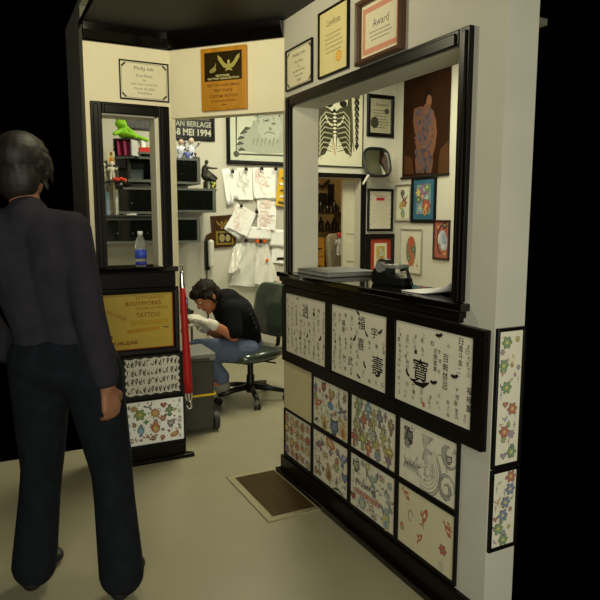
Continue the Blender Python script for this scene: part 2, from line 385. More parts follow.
# casing and leaf of the back doorway
b = MB(); b.bx(dx0-.045, dx0, YB-.02, YB-.001, 0, dz+.045, BLACK); b.bx(dx1, dx1+.06, YB-.02, YB-.001, 0, dz+.045, BLACK); b.bx(dx0, dx1, YB-.02, YB-.001, dz, dz+.045, BLACK); struct('trim_4', b, .003)
DOORW = M('#c9c3ac', .5, var=.03)
b = MB(); lx = PY(343, 220, YB+.13).x; b.bx(lx, 3.66, YB+.13, YB+.17, .01, 1.82, DOORW)
for z in (.2, .95, 1.25): b.bx(lx+.04, 3.64, YB+.122, YB+.131, z, z+(.6 if z < .5 else .22 if z < 1 else .45), DOORW)
struct('door_1', b, .004)

# ================================================================== LEDGES
t = thing('counter_ledge', 'glossy black lacquered ledge under the big right opening, carrying binder and papers', 'counter', (XR, 0, 0))
b = MB(); b.bx(-.045, .205, 1.572, 3.02, 1.109, 1.136, LACQ); b.build('shelf_board', t, bevel=.005)
b = MB(); b.bx(-.032, -.001, 1.585, 3.01, 1.085, 1.1085, BLACK); b.bx(-.024, -.001, 1.597, 3.0, 1.067, 1.085, BLACK); b.build('moulding', t, bevel=.003)
t = thing('counter_ledge', 'black wooden ledge under the left opening, carrying the water bottle', 'counter', (0, YL, 0))
b = MB(); b.bx(.525, .988, -.045, .19, 1.117, 1.1465, LACQ); b.build('shelf_board', t, bevel=.005)
b = MB(); b.bx(.525, .972, -.032, -.001, 1.03, 1.1165, BLACK); b.build('moulding', t, bevel=.004)

# ================================================================== RIGHT WALL: the three sheets of brush characters
def onR(y, z, off=.001): return (XR-off, y, z)
t = thing('display_board', 'long black board holding three sheets of brush characters under the right ledge', 'board', onR(2.2325, .859), RZ_R)
b = MB(); Wd, Hd = (2.995-1.47)/2, (1.065-.655)/2-.002
b.bx(-Wd, Wd, -.012, 0, -Hd, Hd, BLACK); b.build('back_panel', t)
b = MB()
b.bx(-Wd, Wd, -.024, -.0121, -Hd, -Hd+.05, BLACK); b.bx(-Wd, Wd, -.024, -.0121, Hd-.035, Hd, BLACK)
cuts = [(2.995, 2.955), (2.52, 2.465), (2.02, 1.962), (1.526, 1.47)]
for y0, y1 in cuts:
    b.bx(2.2325-y0, 2.2325-y1, -.024, -.0121, -Hd+.05, Hd-.035, BLACK)
b.build('rail', t, bevel=.003)
SMALL = '一二三四五六七八九十人山水火木金土日月年花春秋龍鳳虎馬魚鳥天地心愛力和平安永生死神仙智信義禮勇氣風雨雪雲光明玉石竹松梅蘭美善真忠孝'
def char_sheet(label, y1, y0, seed, big, bats, extra):
    yc, zc = (y0+y1)/2, .869; w, h = y1-y0, .315
    r = random.Random(seed)
    b = MB(); b.bx(-w/2, w/2, -.0035, 0, -h/2, h/2, PAPER); A = Art(b, -.0035)
    def loc(px, py): p = PX(px, py, XR-.014); return yc-p.y, p.z-zc
    taken = []
    for px, py, ch, s in big:
        x, z = loc(px, py); n = len(ch); taken.append((x, z, s*.62, s*n*.55))
        for k, c in enumerate(ch): A.text(c, x, z+(n/2-k-.5)*s*1.02, s*.92, s*.92, '#171310', 0, .006)
    for px, py, s, a in bats:
        x, z = loc(px, py); A.bat(x, z, s, a); taken.append((x, z, s*1.1, s*.8))
    nx = 9 if w < .46 else 9
    for i in range(nx):
        x = -w/2+w*(i+.5)/nx; z = h/2-.03-r.uniform(0, .03)
        while z > -h/2+.02:
            s = r.choice((.014, .016, .019)); xx = x+r.uniform(-.006, .006)
            if all(abs(xx-a) > c+s*.5 or abs(z-b_) > d+s*.5 for a, b_, c, d in taken):
                A.text(r.choice(SMALL), xx, z, s, s, r.choice(('#6f695c', '#585246', '#7d776a', '#3a352d')))
            z -= s*r.choice((1.12, 1.15, 1.2, 1.3, 1.8))
    extra(A, loc)
    o = b.build('flash_sheet', None, (XR-.0135, yc, zc), RZ_R, fix=False)
    return tag(o, label, 'tattoo sheet', 'brush character sheets on the black board')
def seal(px, py):
    def f(A, loc):
        x, z = loc(px, py); A.poly([(x-.007, z-.009), (x+.007, z-.009), (x+.006, z+.01), (x-.006, z+.009)], '#c05a35')
    return f
char_sheet('cream sheet of brush characters nearest the doorway, one bold character near its top', 2.953, 2.522, 3, [(306, 311, '逍', .075)], [(298, 299, .012, .2), (295, 333, .012, 1.2), (308, 336, .017, .9), (321, 339, .02, .8)], lambda A, loc: None)
char_sheet('cream middle sheet of brush characters, bold character low at its right', 2.463, 2.022, 5, [(362, 323, '福', .062), (361.5, 344, '喜', .058), (378, 366, '壽', .09), (375, 333, '字', .05), (351, 361, '武', .045), (345, 358, '竹', .035), (344, 326, '福祿', .03)],
           [(358.5, 313, .018, -.6), (367, 334.5, .017, -.8), (381, 332.5, .02, .6), (355.5, 338.5, .02, .9), (365, 365, .019, -1), (359, 376.5, .018, -.5), (378.5, 376, .02, .3)], lambda A, loc: None)
char_sheet('cream right-hand sheet of brush characters with one very large bold character', 1.96, 1.528, 8, [(421, 371, '寶', .10), (446, 372, '百無禁忌', .032), (436, 360, '花開富貴', .021), (461.5, 352, '日進斗金', .024), (470, 400, '福祿壽', .03)],
           [(440, 336, .022, .2), (455.5, 377, .022, .2), (434.5, 383, .022, .2), (408, 373, .02, -.9)],
           lambda A, loc: (seal(424.5, 404.5)(A, loc), A.stroke([loc(411, 378), loc(417, 383), loc(424, 385.5), loc(430, 383)], [.006, .014, .02, .006], '#171310')))

# the grid of flash sheets below
def art_suns(A, w, h):
    A.fill(w, h, 24, 26, ['#c98a3a', '#b8602c', '#8a6a8a', '#c9a850'], .008, .013, 'f')
    A.bits(w, h, 40, ['#5a4a42', '#8a5a3a', '#5a6a80', '#9a4a3a', '#6a7a4a', '#a8904a'], 6, .004, .009)
    cs = ['#d09a3a', '#c9752c', '#d8b24a', '#b5462e', '#c99a56']
    for i in range(5):
        for j in range(4):
            A.sun(-w/2+w*(i+.5)/5+rnd.uniform(-.006, .006), h/2-h*(j+.5)/4+rnd.uniform(-.006, .006), rnd.uniform(.024, .034), rnd.choice(cs+['#6a5a8c'] if (i+j) % 4 == 3 else cs), rnd.choice(('#e0c060', '#8a6a50', '#c05a40')))
def art_mix(A, w, h):
    A.fill(w, h, 34, 21, ['#a8503a', '#c09a3c', '#4f6f9c', '#6f8a4a', '#8a6a9a', '#7a5a40', '#6a7078'], .012, .022, 'fhbsdkl')
    A.bits(w, h, 46, ['#5a4a42', '#8a5a3a', '#5a6a80', '#9a4a3a', '#6a7a4a', '#a8904a'], 2)
    A.flame(-.42*w, .3*h, .03, '#2f5fae', '#c03a2c'); A.beast(-.18*w, .38*h, .028, '#b8382a'); A.heart(.05*w, .3*h, .03, '#b08a40'); A.dagger(.25*w, .36*h, .034, '#7a8a94')
    A.koi(-.33*w, -.02*h, .045, '#c23a2a', .5); A.ell(.02*w, .06*h, .03, .02, '#3f6f9e'); A.bird(.32*w, .12*h, .04, '#4a4f5c', -.5); A.skull(-.08*w, -.12*h, .02)
    A.flame(-.15*w, -.33*h, .048, '#c9a233', '#7a4a24'); A.beast(.13*w, -.33*h, .048, '#3d6aa8'); A.flame(.37*w, -.28*h, .05, '#c9a233', '#b8382a'); A.bat(-.4*w, -.38*h, .02, .5)
    A.star(.15*w, -.06*h, .018, .008, 5, '#c23a2a'); A.star(.42*w, .4*h, .014, .006, 5, '#555a60')
    A.flower(-.43*w, .12*h, .018, '#5a8a4a'); A.flower(.42*w, -.02*h, .016, '#8a5a9c')
def art_crosses(A, w, h):
    A.fill(w, h, 30, 24, ['#7f8a44', '#a8983c', '#8f4a34', '#5f7590', '#6f5a7c', '#8f8a70'], .016, .026, 'x')
    A.bits(w, h, 40, ['#5a4a42', '#8a5a3a', '#5a6a80', '#9a4a3a', '#6a7a4a', '#a8904a'], 3)
    L = [(-.36, .3, '#6f8f3c', '#b9b148'), (-.1, .34, '#4f79a0', '#8fa4b0'), (.16, .28, '#5a6070', '#8a6a9a'), (.4, .25, '#8a5a34', '#b5a042'), (-.2, .1, '#b03a26', '#c96a3a'), (.03, .16, '#b0a24a', '#5f7a40'), (-.38, -.05, '#8a9a44', '#c0b050'), (-.02, -.06, '#a9a693', '#707a80'), (.24, -.02, '#b9a53a', '#6f8f3c'),
         (-.42, -.3, '#b5472e', '#9a3a26'), (-.22, -.26, '#8c9c3c', '#c9b84a'), (-.08, -.36, '#c24a2e', '#d0a040'), (.1, -.24, '#bfa83c', '#8a9a44'), (.13, -.42, '#5f7fa4', '#7a6a94'), (.38, -.22, '#c9b02e', '#d8c95a'), (.36, -.38, '#7a4a7c', '#5a5a80'), (-.3, .42, '#7a8a6a', '#a09a60')]
    for x, z, c, c2 in L: A.cross(x*w, z*h, rnd.uniform(.03, .042), c, c2)
def art_grey(A, w, h):
    A.bits(w, h, 26, ['#a8a498', '#8f8b80', '#b5b1a2'], 8, .006, .016)
    for k in range(14): A.ell((-.34+.022*(k % 4)-.03)*w, (.36-.018*k)*h, .02, .012, ('#57544d', '#8a867a', '#3f3c36')[k % 3], k*.9, 8)
    A.beast(-.31*w, .27*h, .026, '#77736a')
    for k in range(11): A.stroke([(-.4*w+.012*k, -.08*h-.008*(k % 3)), (-.38*w+.007*k, -.2*h), (-.42*w+.011*k, -.3*h)], [.002, .007, .002], ('#6b6860', '#94908a')[k % 2])
    for k in range(6): A.arc(.38*w, .26*h, .016+.005*k, .03+.004*k, 1.2+k*.3, 4+k*.4, .0035, ('#a8a498', '#7d796f')[k % 2])
    A.poly([(.3*w, .42*h), (.34*w, .3*h), (.27*w, .34*h)], '#a29e92'); A.poly([(.46*w, .42*h), (.42*w, .3*h), (.49*w, .34*h)], '#a29e92'); A.beast(.38*w, .2*h, .02, '#b5b1a2')
    for k in range(9): A.arc(.35*w, -.26*h, .045-.004*k, .055-.005*k, k*.7, k*.7+3.4, .004, ('#8a867c', '#aaa699', '#6f6c64')[k % 3])
    for k in range(14): A.ell((.0+.04*math.sin(k))*w, (.38-.028*k)*h, .034-.001*k, .008, ('#b3ae9e', '#bdb8a8', '#9a968a')[k % 3], k*.4, 8)
    for k in range(4): A.arc(.0, -.14*h, .066-.013*k, .072-.015*k, -2.4+.3*k, 1.4-.2*k, .0025, '#9a968a')
    A.arc(.02*w, -.14*h, .08, .095, -2.2, 1.1, [.001]+[.005]*9+[.001], '#85827a'); A.arc(.02*w, -.14*h, .072, .085, -2.2, .9, [.001]+[.003]*9+[.001], '#5f5c55')
    for k in range(20): A.ell((-.02+.16*math.sin(k*2.1))*w, (-.12-.1*math.cos(k*1.7))*h, .008, .005, '#aba79a', k, 6)
def art_wings(A, w, h):
    A.fill(w, h, 26, 22, ['#a8503a', '#c09a3c', '#4f6f9c', '#6f8a4a', '#8a6a9a', '#7a5a40', '#6a7078'], .012, .022, 'fhbdkl')
    A.bits(w, h, 40, ['#5a4a42', '#8a5a3a', '#5a6a80', '#9a4a3a', '#6a7a4a', '#a8904a'], 4)
    A.bird(-.3*w, .25*h, .04, '#8a4a5a', .6); A.ell(.02*w, .4*h, .045, .026, '#b5502e', -.3); A.ell(.02*w, .4*h, .03, .014, '#d09a60', -.3); A.bird(.36*w, .26*h, .05, '#4a62a0', 0)
    A.flame(-.02*w, -.2*h, .05, '#b07a2e', '#5a3a20'); A.dagger(-.3*w, -.2*h, .05, '#9a5a34'); A.heart(.42*w, -.1*h, .028, '#4a5a90'); A.flower(.2*w, .0, .026, '#7a9a5a'); A.flower(-.15*w, .08*h, .018, '#c0a030')
    A.skull(-.42*w, .08*h, .018); A.dagger(.22*w, -.33*h, .035, '#201c18'); A.stroke([(.1*w, -.47*h), (.25*w, -.42*h), (.4*w, -.47*h)], [.004, .012, .004], '#1a1613'); A.flower(-.4*w, -.36*h, .02, '#b04a30'); A.star(.02*w, .2*h, .014, .006, 5, '#4a62a0')
def art_words(A, w, h):
    A.fill(w, h, 28, 23, ['#7a9a94', '#8a8f7c', '#a8705a', '#6f86a0', '#b0a45a', '#5a5a6a'], .011, .02, 'fbdk')
    A.bits(w, h, 60, ['#5a4a42', '#8a5a3a', '#5a6a80', '#9a4a3a', '#6a7a4a', '#a8904a'], 5)
    A.beast(-.36*w, .3*h, .034, '#8f9a7c')
    A.bird(.02*w, .28*h, .05, '#7f9a8a', .1); A.flower(-.08*w, .42*h, .018, '#c0b050'); A.flower(.22*w, .36*h, .016, '#b06a7a'); A.bird(.4*w, .1*h, .036, '#9aa89a', -.5)
    A.scrawl(-.36*w, .12*w, .02*h, .026, '#3a3430', 8, .004); A.scrawl(-.36*w, .12*w, .035*h, .02, '#5a4a6a', 7, .003)
    A.poly([(-.38*w, -.2*h), (.2*w, -.2*h), (.2*w, -.11*h), (-.38*w, -.11*h)], '#a8463a'); A.scrawl(-.37*w, .19*w, -.155*h, .02, '#d9c9b0', 8, .002)
    A.bird(.34*w, -.12*h, .04, '#6f93a8', .4); A.heart(-.42*w, -.3*h, .022, '#93302a'); A.flower(-.2*w, -.33*h, .03, '#8fa0ac'); A.skull(.02*w, -.34*h, .026, '#c9b9a0'); A.flame(.34*w, -.33*h, .045, '#c0b44a', '#5f85a8'); A.flower(.1*w, -.42*h, .014, '#b07a5a')
    for i in range(8): A.ell(rnd.uniform(-.45, .45)*w, rnd.uniform(-.45, .45)*h, .006, .005, '#4a3a4a')
def art_koi(A, w, h):
    A.koi(-.36*w, .36*h, .036, '#bf4a30', -.7); A.koi(.0, .18*h, .05, '#c4512e', 1.2); A.koi(.38*w, .22*h, .038, '#b8452c', -.9); A.koi(-.08*w, -.22*h, .034, '#bf4a30', 1.0)
    A.flame(-.42*w, -.2*h, .022, '#b5452f', '#a8b060'); A.flower(.32*w, -.13*h, .022, '#c0392b', '#5a8a5a'); A.arc(-.26*w, .06*h, .014, .022, 0, 5.2, .003, '#3a3a34'); A.ell(.3*w, -.4*h, .015, .02, '#b8b08a'); A.koi(.42*w, .3*h, .024, '#c0552e', 2.2)
cols = [3.0, 2.6735, 2.3125, 1.9475, 1.588]; rows = [.652, .383, .112]
flash = [
    (0, 1, 'suns', 'framed flash sheet of small orange sun faces, bottom row beside the doorway', art_suns),
    (1, 0, 'mix', 'framed flash sheet of bright red, blue and yellow creatures, top row', art_mix),
    (2, 0, 'crosses', 'framed flash sheet crowded with green, yellow and red crosses', art_crosses),
    (3, 0, 'grey', 'framed flash sheet of grey pencil animal heads around a curled fish', art_grey),
    (1, 1, 'wings', 'framed flash sheet with blue winged heart and brown totem, bottom row', art_wings),
    (2, 1, 'words', 'framed flash sheet with a red lettered banner across its middle', art_words),
    (3, 1, 'koi', 'framed cream flash sheet with a few small red koi fish', art_koi)]
for c, r_, nm, lab, fn in flash:
    yc = (cols[c]+cols[c+1])/2; zc = (rows[r_]+rows[r_+1])/2
    framed('flash_picture', lab, 'framed flash', onR(yc, zc), RZ_R, cols[c]-cols[c+1]-.001, rows[r_]-rows[r_+1]-.001, fn, mute={'grey': .1, 'suns': .14, 'koi': .2}.get(nm, .28), fw=.013, d=.014, sheet=PAPER if nm != 'koi' else M('#cdc5a6', .6, var=.03), group='framed flash sheets below the right ledge')
b = MB(); b.bx(-.1555, .1555, -.008, 0, -.133, .133, CREAM)
b2_ = b.build('blank_panel', None, onR(2.839, .518), RZ_R, bevel=.002); tag(b2_, 'blank cream panel left of the flash sheets, beside the doorway', 'panel')
def art_end(A, w, h):
    A.fill(w, h, 30, int(h*1000), ['#a8503a', '#c09a3c', '#4f6f9c', '#6f8a4a', '#8a6a9a'], .009, .016, 'fhbdkl')
    for i in range(6): A.flower(rnd.uniform(-.3, .3)*w, h/2-h*(i+.5)/6, .022, rnd.choice(('#5a8a4a', '#b8452c', '#4a62a0')))
for z0, z1, lab in ((.60, 1.07, 'tall narrow framed flash sheet on the free wall end, upper of two'), (.31, .595, 'narrow framed flash sheet on the free wall end, lower of two')):
    framed('flash_picture', lab, 'framed flash', (XR+.066, YE-.001, (z0+z1)/2), 0, .125, z1-z0, art_end, mute=.3, fw=.012, d=.014, group='framed flash sheets on the wall end')

# ================================================================== certificates above the right opening
def corners(A, w, h, c='#4a463c', r=.02):
    for sx in (-1, 1):
        for sz in (-1, 1):
            for k in range(3): A.ell(sx*(w/2-.010-.007*k), sz*(h/2-.010-.007*(2-k)), .006, .006, c, 0, 8)
            A.arc(sx*(w/2-.005), sz*(h/2-.005), r, r, *((PI, 1.5*PI) if (sx, sz) == (1, 1) else (PI/2, PI) if (sx, sz) == (1, -1) else (-PI/2, 0) if (sx, sz) == (-1, 1) else (0, PI/2)), .003, c)
    A.stroke([(-w/2+.03, h/2-.006), (w/2-.03, h/2-.006)], .002, c); A.stroke([(-w/2+.03, -h/2+.006), (w/2-.03, -h/2+.006)], .002, c)
    A.stroke([(-w/2+.006, h/2-.03), (-w/2+.006, -h/2+.03)], .002, c); A.stroke([(w/2-.006, h/2-.03), (w/2-.006, -h/2+.03)], .002, c)
CERT = M('#d8d0b0', .5, var=.03, scale=16)
def art_cert1(A, w, h):
    corners(A, w, h); A.text('Philly Ink', 0, .3*h, .5*w, .1*h, '#4b463c')
    for k, (s, ww) in enumerate((('First Place', .34), ('for', .08), ('Best Black & Grey', .5), ('Saturday', .36), ('2003', .18))): A.text(s, 0, (.13-.12*k)*h, ww*w, .075*h, '#6a6455')
def art_cert0(A, w, h):
    corners(A, w, h); A.text('Philly Ink', 0, .32*h, .42*w, .12*h, '#4b463c')
    for k, (s, ww) in enumerate((('First Place', .34), ('for', .07), ('Best Tattoo of the Day', .56), ('March 14, 2003', .44), ('Philadelphia', .3))): A.text(s, 0, (.14-.12*k)*h, ww*w, .075*h, '#6a6455')
def art_cert2(A, w, h):
    A.text('Certificate', 0, .3*h, .5*w, .1*h, '#6b6450'); A.lines(-.35*w, .35*w, .15*h, -.2*h, 5, '#8d8468', .22); A.star(.2*w, -.28*h, .026, .02, 12, '#d09238'); A.ell(.2*w, -.28*h, .018, .018, '#dfae55')
def art_cert3(A, w, h):
    for a, b_ in ((.46, .43), ): A.poly([(-a*w, -b_*h), (a*w, -b_*h), (a*w, b_*h), (-a*w, b_*h)], '#c98a72'); A.poly([(-.39*w, -.33*h), (.39*w, -.33*h), (.39*w, .33*h), (-.39*w, .33*h)], '#d5ccb0')
    A.text('Award', 0, .1*h, .4*w, .14*h, '#55504a'); A.lines(-.3*w, .3*w, -.02*h, -.24*h, 3, '#7d7668', .25)
framed('certificate', 'cream certificate with ornate corners in thin black frame, above right opening nearest doorway', 'certificate', onR(2.825, 2.16), RZ_R, .282, .2, art_cert1, fw=.009, d=.014, sheet=CERT, group='certificates above the right opening')
framed('certificate', 'tall certificate with an orange seal in black frame, middle of three above right opening', 'certificate', onR(2.489, 2.20), RZ_R, .264, .29, art_cert2, fw=.01, d=.014, sheet=M('#d5c78e', .5, var=.04), group='certificates above the right opening')
framed('certificate', 'certificate with red border on thick brown wooden frame above right opening', 'certificate', onR(2.12, 2.165), RZ_R, .317, .25, art_cert3, fw=.022, d=.03, fmat=M('#4a2f1c', .4, var=.2, scale=30, kind='wood'), sheet=CERT, group='certificates above the right opening')

# ================================================================== LEFT WALL
framed('certificate', 'cream certificate with ornate corners in thin black frame above the left opening', 'certificate', (.8345, YL-.001, 2.16), 0, .268, .205, art_cert0, fw=.007, d=.014, sheet=CERT)
GOLD = M('#b29838', .45, var=.06, scale=5)
def art_gold(A, w, h):
    c = '#8a4f1c'; A.text('DYNAMIC', .18*w, .42*h, .4*w, .055*h, c); A.text('BODYWORKS', .08*w, .32*h, .5*w, .075*h, c, 0, .02); A.text('WORLD WIDE', .2*w, .23*h, .46*w, .05*h, c); A.text('TATTOO', .14*w, .11*h, .34*w, .085*h, c, 0, .01)
    A.text('ON STAGE', -.3*w, .13*h, .3*w, .06*h, c, -.45)
    A.poly([(-.1*w, .01*h), (.42*w, .02*h), (.42*w, -.07*h), (-.1*w, -.07*h)], '#b08f34'); A.poly([(-.16*w, -.14*h), (.3*w, -.11*h), (.3*w, -.17*h), (-.16*w, -.21*h)], '#b1852f')
    A.poly([(.33*w, -.12*h), (.44*w, -.13*h), (.42*w, -.15*h), (.36*w, -.14*h)], '#4a4630')
    A.text('in', -.4*w, -.24*h, .08*w, .08*h, '#7a3a1c', 0, .02); A.text('DOUBLEJAB', -.24*w, -.38*h, .44*w, .085*h, '#7a3a1c', 0, .02); A.lines(.15*w, .42*w, -.3*h, -.4*h, 2, '#a3852f', .2)
    A.stroke([(w/2-.004, h/2), (w/2-.004, -h/2)], .007, '#9a4a1c'); A.stroke([(-w/2, -h/2+.003), (w/2, -h/2+.003)], .005, '#9a4a1c')
framed('poster', 'gold lettered poster in wide black frame under the left ledge', 'poster', (.757, YL-.001, .8375), 0, .466, .383, art_gold, fw=.032, d=.026, sheet=GOLD)
# --- black sheet with scalloped lettering card
def art_letters(A, w, h):
    pts = []; n = 44
    for i in range(n):
        u = 4*i/n; k = int(u); f_ = u-k; ex, ez = [(-1+2*f_, -1), (1, -1+2*f_), (1-2*f_, 1), (-1, 1-2*f_)][k]
        g = .97 if i % 2 else .9; pts.append((ex*w/2*g*(.97), ez*h/2*g*.95))
    A.poly(pts, '#cfcbbd')
    for j in range(4): A.scrawl(-.44*w, .44*w, (.33-.22*j)*h, .16*h, '#2b2822', 13, .0047)
def art_glyphs(A, w, h):
    A.fill(w, h, 42, 25, ['#a8503a', '#c09a3c', '#4f6f9c', '#6f8a4a', '#8a6a9a', '#7a5a40', '#6a7078'], .007, .013, 'fhbkl')
    A.bits(w, h, 50, ['#5a4a42', '#8a5a3a', '#5a6a80', '#9a4a3a', '#6a7a4a', '#a8904a'], 7)
    A.sun(-.36*w, .35*h, .024, '#c9a030', '#b8752c'); A.bird(-.1*w, .38*h, .024, '#5a7aa8', .4); A.heart(.15*w, .36*h, .02, '#b03a2c'); A.flower(-.26*w, .2*h, .036, '#7a9a3a', '#c9b040'); A.sun(.0, .2*h, .034, '#c9682c', '#d8b040'); A.cross(.25*w, .22*h, .034, '#5a8a4a', '#8a9a5a')
    A.star(-.16*w, .02*h, .02, .01, 4, '#4f8a3a'); A.flame(-.25*w, -.13*h, .034, '#3f7aa8', '#7ab0c8'); A.flame(.0, -.1*h, .045, '#b8482c', '#c9b040'); A.flower(.13*w, .06*h, .02, '#b8483c'); A.beast(.27*w, -.08*h, .028, '#a89ab0')
    A.ell(.33*w, -.35*h, .028, .016, '#c0502c', .3); A.ell(.33*w, -.34*h, .016, .009, '#c9a040', .3); A.koi(-.15*w, -.33*h, .02, '#b0483c'); A.flower(-.04*w, -.37*h, .018, '#8a5a3a'); A.flower(.12*w, -.38*h, .016, '#a8482c'); A.star(.13*w, -.2*h, .014, .006, 5, '#4a6aa0'); A.flower(-.36*w, -.02*h, .014, '#7a4a5a')
    for x in (-.46, .44):
        for k in range(5): A.text(random.Random(k+int(x*10)).choice('水木龍虎山火'), x*w*.97, (.4-.2*k)*h, .02, .026, '#2b2823')
    for i in range(12): A.star(rnd.uniform(-.38, .38)*w, rnd.uniform(-.45, .45)*h, .007, .004, 5, rnd.choice(('#b03a2c', '#4a6aa0', '#5a8a4a', '#b88a2c')))
framed('flash_picture', 'black framed sheet of black brush lettering with scalloped edge under the gold poster', 'framed flash', (.829, YL-.001, .5125), 0, .362, .262, art_letters, fw=.012, d=.016, sheet=M('#191713', .5, var=.2), group='framed flash sheets below the left ledge')
framed('flash_picture', 'black framed sheet of small coloured motifs, lowest on the left wall', 'framed flash', (.835, YL-.001, .237), 0, .362, .284, art_glyphs, mute=.22, fw=.012, d=.016, sheet=SHEETW, group='framed flash sheets below the left ledge')

# ================================================================== header plaque
t = thing('award_plaque', 'honey wooden plaque with dark eagle plate on the header above the doorway', 'plaque', on_header(.3485, 2.158), RZ_H)
OAK = M('#b27a1c', .35, var=.22, scale=26, kind='wood', coat=.2)
b = MB(); b.bx(-.137, .137, -.02, -.001, -.163, .163, OAK); b.build('board', t, bevel=.004)
b = MB(); b.bx(-.112, .112, -.0225, -.0201, -.01, .138, M('#352a10', .3, .4, var=.2)); A = Art(b, -.0225); g = '#a39a52'
for sx in (-1, 1):
    A.poly([(.035+sx*.006, .066), (.035+sx*.03, .085), (.035+sx*.045, .108), (.035+sx*.066, .122), (.035+sx*.064, .1), (.035+sx*.05, .08), (.035+sx*.03, .055), (.035+sx*.01, .05)], g)
A.ell(.035, .062, .012, .018, g); A.poly([(.02, .05), (.05, .05), (.058, .036), (.035, .042), (.012, .036)], g); A.ell(.035, .085, .007, .008, '#c0b878')
A.ell(-.06, .045, .022, .012, '#8f8848', .3); A.poly([(-.075, .05), (-.05, .065), (-.04, .085), (-.042, .06)], '#8f8848')
A.text('NATIONAL', 0, .016, .085, .012, '#cfc68a', 0, .02); A.text('TATTOO ASSOCIATION', 0, .001, .19, .011, '#cfc68a', 0, .02); b.build('plate', t, label='dark metal plate with raised eagle', fix=False)
b = MB(); b.bx(-.112, .112, -.0212, -.0201, -.145, -.016, M('#b27c24', .4, var=.15, kind='wood', scale=20)); A = Art(b, -.0212)
for s, z, w, h in (('BEST TATTOOED FEMALE', -.033, .19, .013), ('FIRST PLACE', -.06, .11, .015), ('CUSTOM TATTOO', -.09, .17, .016), ('CONVENTION', -.115, .15, .011), ('1994', -.135, .03, .01)): A.text(s, 0, z, w, h, '#5a3208', 0, .015)
b.build('engraving', t, fix=False)

# ================================================================== water bottle on the left ledge
t = thing('water_bottle', 'clear plastic water bottle with blue label and white cap on the left ledge', 'bottle', (.782, YL-.012, 1.147))
prof = [(.0, .001), (.026, .001), (.030, .006), (.030, .055), (.029, .058), (.030, .062), (.031, .125), (.029, .142), (.018, .165), (.0125, .175), (.0125, .188), (0, .188)]
b = MB(); b.lathe(prof, (0, 0, 0), M('#eef4f4', .05, var=.01, trans=.85, ior=1.2, alpha=.55)); b.build('body', t)
b = MB(); b.lathe([(.0318, .048), (.0318, .098)], (0, 0, 0), M('#3f55c8', .4, var=.25, scale=60)); b.lathe([(.0305, .012), (.0312, .03)], (0, 0, 0), M('#2c2f9a', .4, var=.3, scale=80)); b.build('label', t, label='blue paper label')
b = MB(); b.lathe([(.0, .178), (.0145, .178), (.0145, .2), (.0, .2005)], (0, 0, 0), M('#e6e8ea', .5)); b.build('cap', t)

# ================================================================== things on the right ledge
zL = 1.1365
t = thing('binder', 'flat grey ring binder lying closed at the far end of the right ledge', 'binder', (XR+.152, 2.71, zL), 0)
GB = M('#4c4e4c', .4, var=.1)
b = MB(); b.bx(-.14, .14, -.15, .17, .02, .0235, GB); b.bx(-.14, .14, -.15, .17, 0, .003, GB); b.build('cover', t, bevel=.0015)
b = MB(); b.bx(-.136, .136, -.146, .166, .0035, .0198, M('#8a8a84', .7)); b.build('paper_block', t)
b = MB(); b.bx(.1405, .145, -.15, .17, 0, .0235, GB); b.build('spine', t)
t = thing('tape_dispenser', 'black tape dispenser with chrome top standing on the right ledge', 'dispenser', (XR+.115, 2.19, zL), RZ_R+.15)
DS = 1.2
b = MB(); b.prism([(-.075, 0), (.085, 0), (.08, .028), (.05, .03), (.0, .045), (-.06, .06), (-.08, .035)], -.025, .025, PLASTB, axis='y'); b.build('body', t, bevel=.004)
b = MB(); b.cyl((-.03, -.016, .055), (-.03, .016, .055), .036, .036, M('#2b2b29', .3), n=28); b.cyl((-.03, -.0175, .055), (-.03, .0175, .055), .016, .016, M('#3b3b38', .4), n=20); b.build('tape_roll', t)
b = MB(); CH2 = M('#b4b4ae', .25, .6); b.bx(-.02, .062, -.03, .03, .06, .074, CH2); b.cyl((-.03, -.03, .062), (-.03, .03, .062), .02, .02, CH2); b.build('blade_cover', t, bevel=.003, label='chrome cover')
b = MB(); b.tube([(.05, 0, .055), (.075, .004, .06), (.09, -.004, .04), (.098, .003, .018)], .006, PLASTB, 8); b.ell((.1, 0, .012), (.008, .007, .008), PLASTB); b.build('cutter', t)
for ch in t.children: ch.scale = (DS, DS, DS)
def sheetmesh(w, h, curl, n=10, mat=SHEETW, th=.0006):
    m = MB(); vs = []
    for i in range(n+1):
        u = i/n; z = curl(u)
        vs += [((u-.5)*w, -h/2, z), ((u-.5)*w, h/2, z)]
    m.add(vs, [(2*i, 2*i+2, 2*i+3, 2*i+1) for i in range(n)], mat, True); return m
o = sheetmesh(.31, .21, lambda u: .004+.09*max(0, u-.3)**2*1.6).build('paper_sheet', None, (XR+.115, 1.815, zL), RZ_R, fix=False); md = o.modifiers.new('t', 'SOLIDIFY'); md.thickness = .003
tag(o, 'curled white paper sheet lying on the right ledge beside the near post', 'paper')
b = MB(); b.ell((0, 0, .006), (.045, .016, .006), PLASTB); b.cyl((-.03, 0, .008), (-.08, .006, .006), .004, .003, PLASTB, 10)
tag(b.build('pen', None, (XR+.1, 1.78, zL-.001), RZ_R), 'short black pen-like object tucked under the curled paper', 'pen')

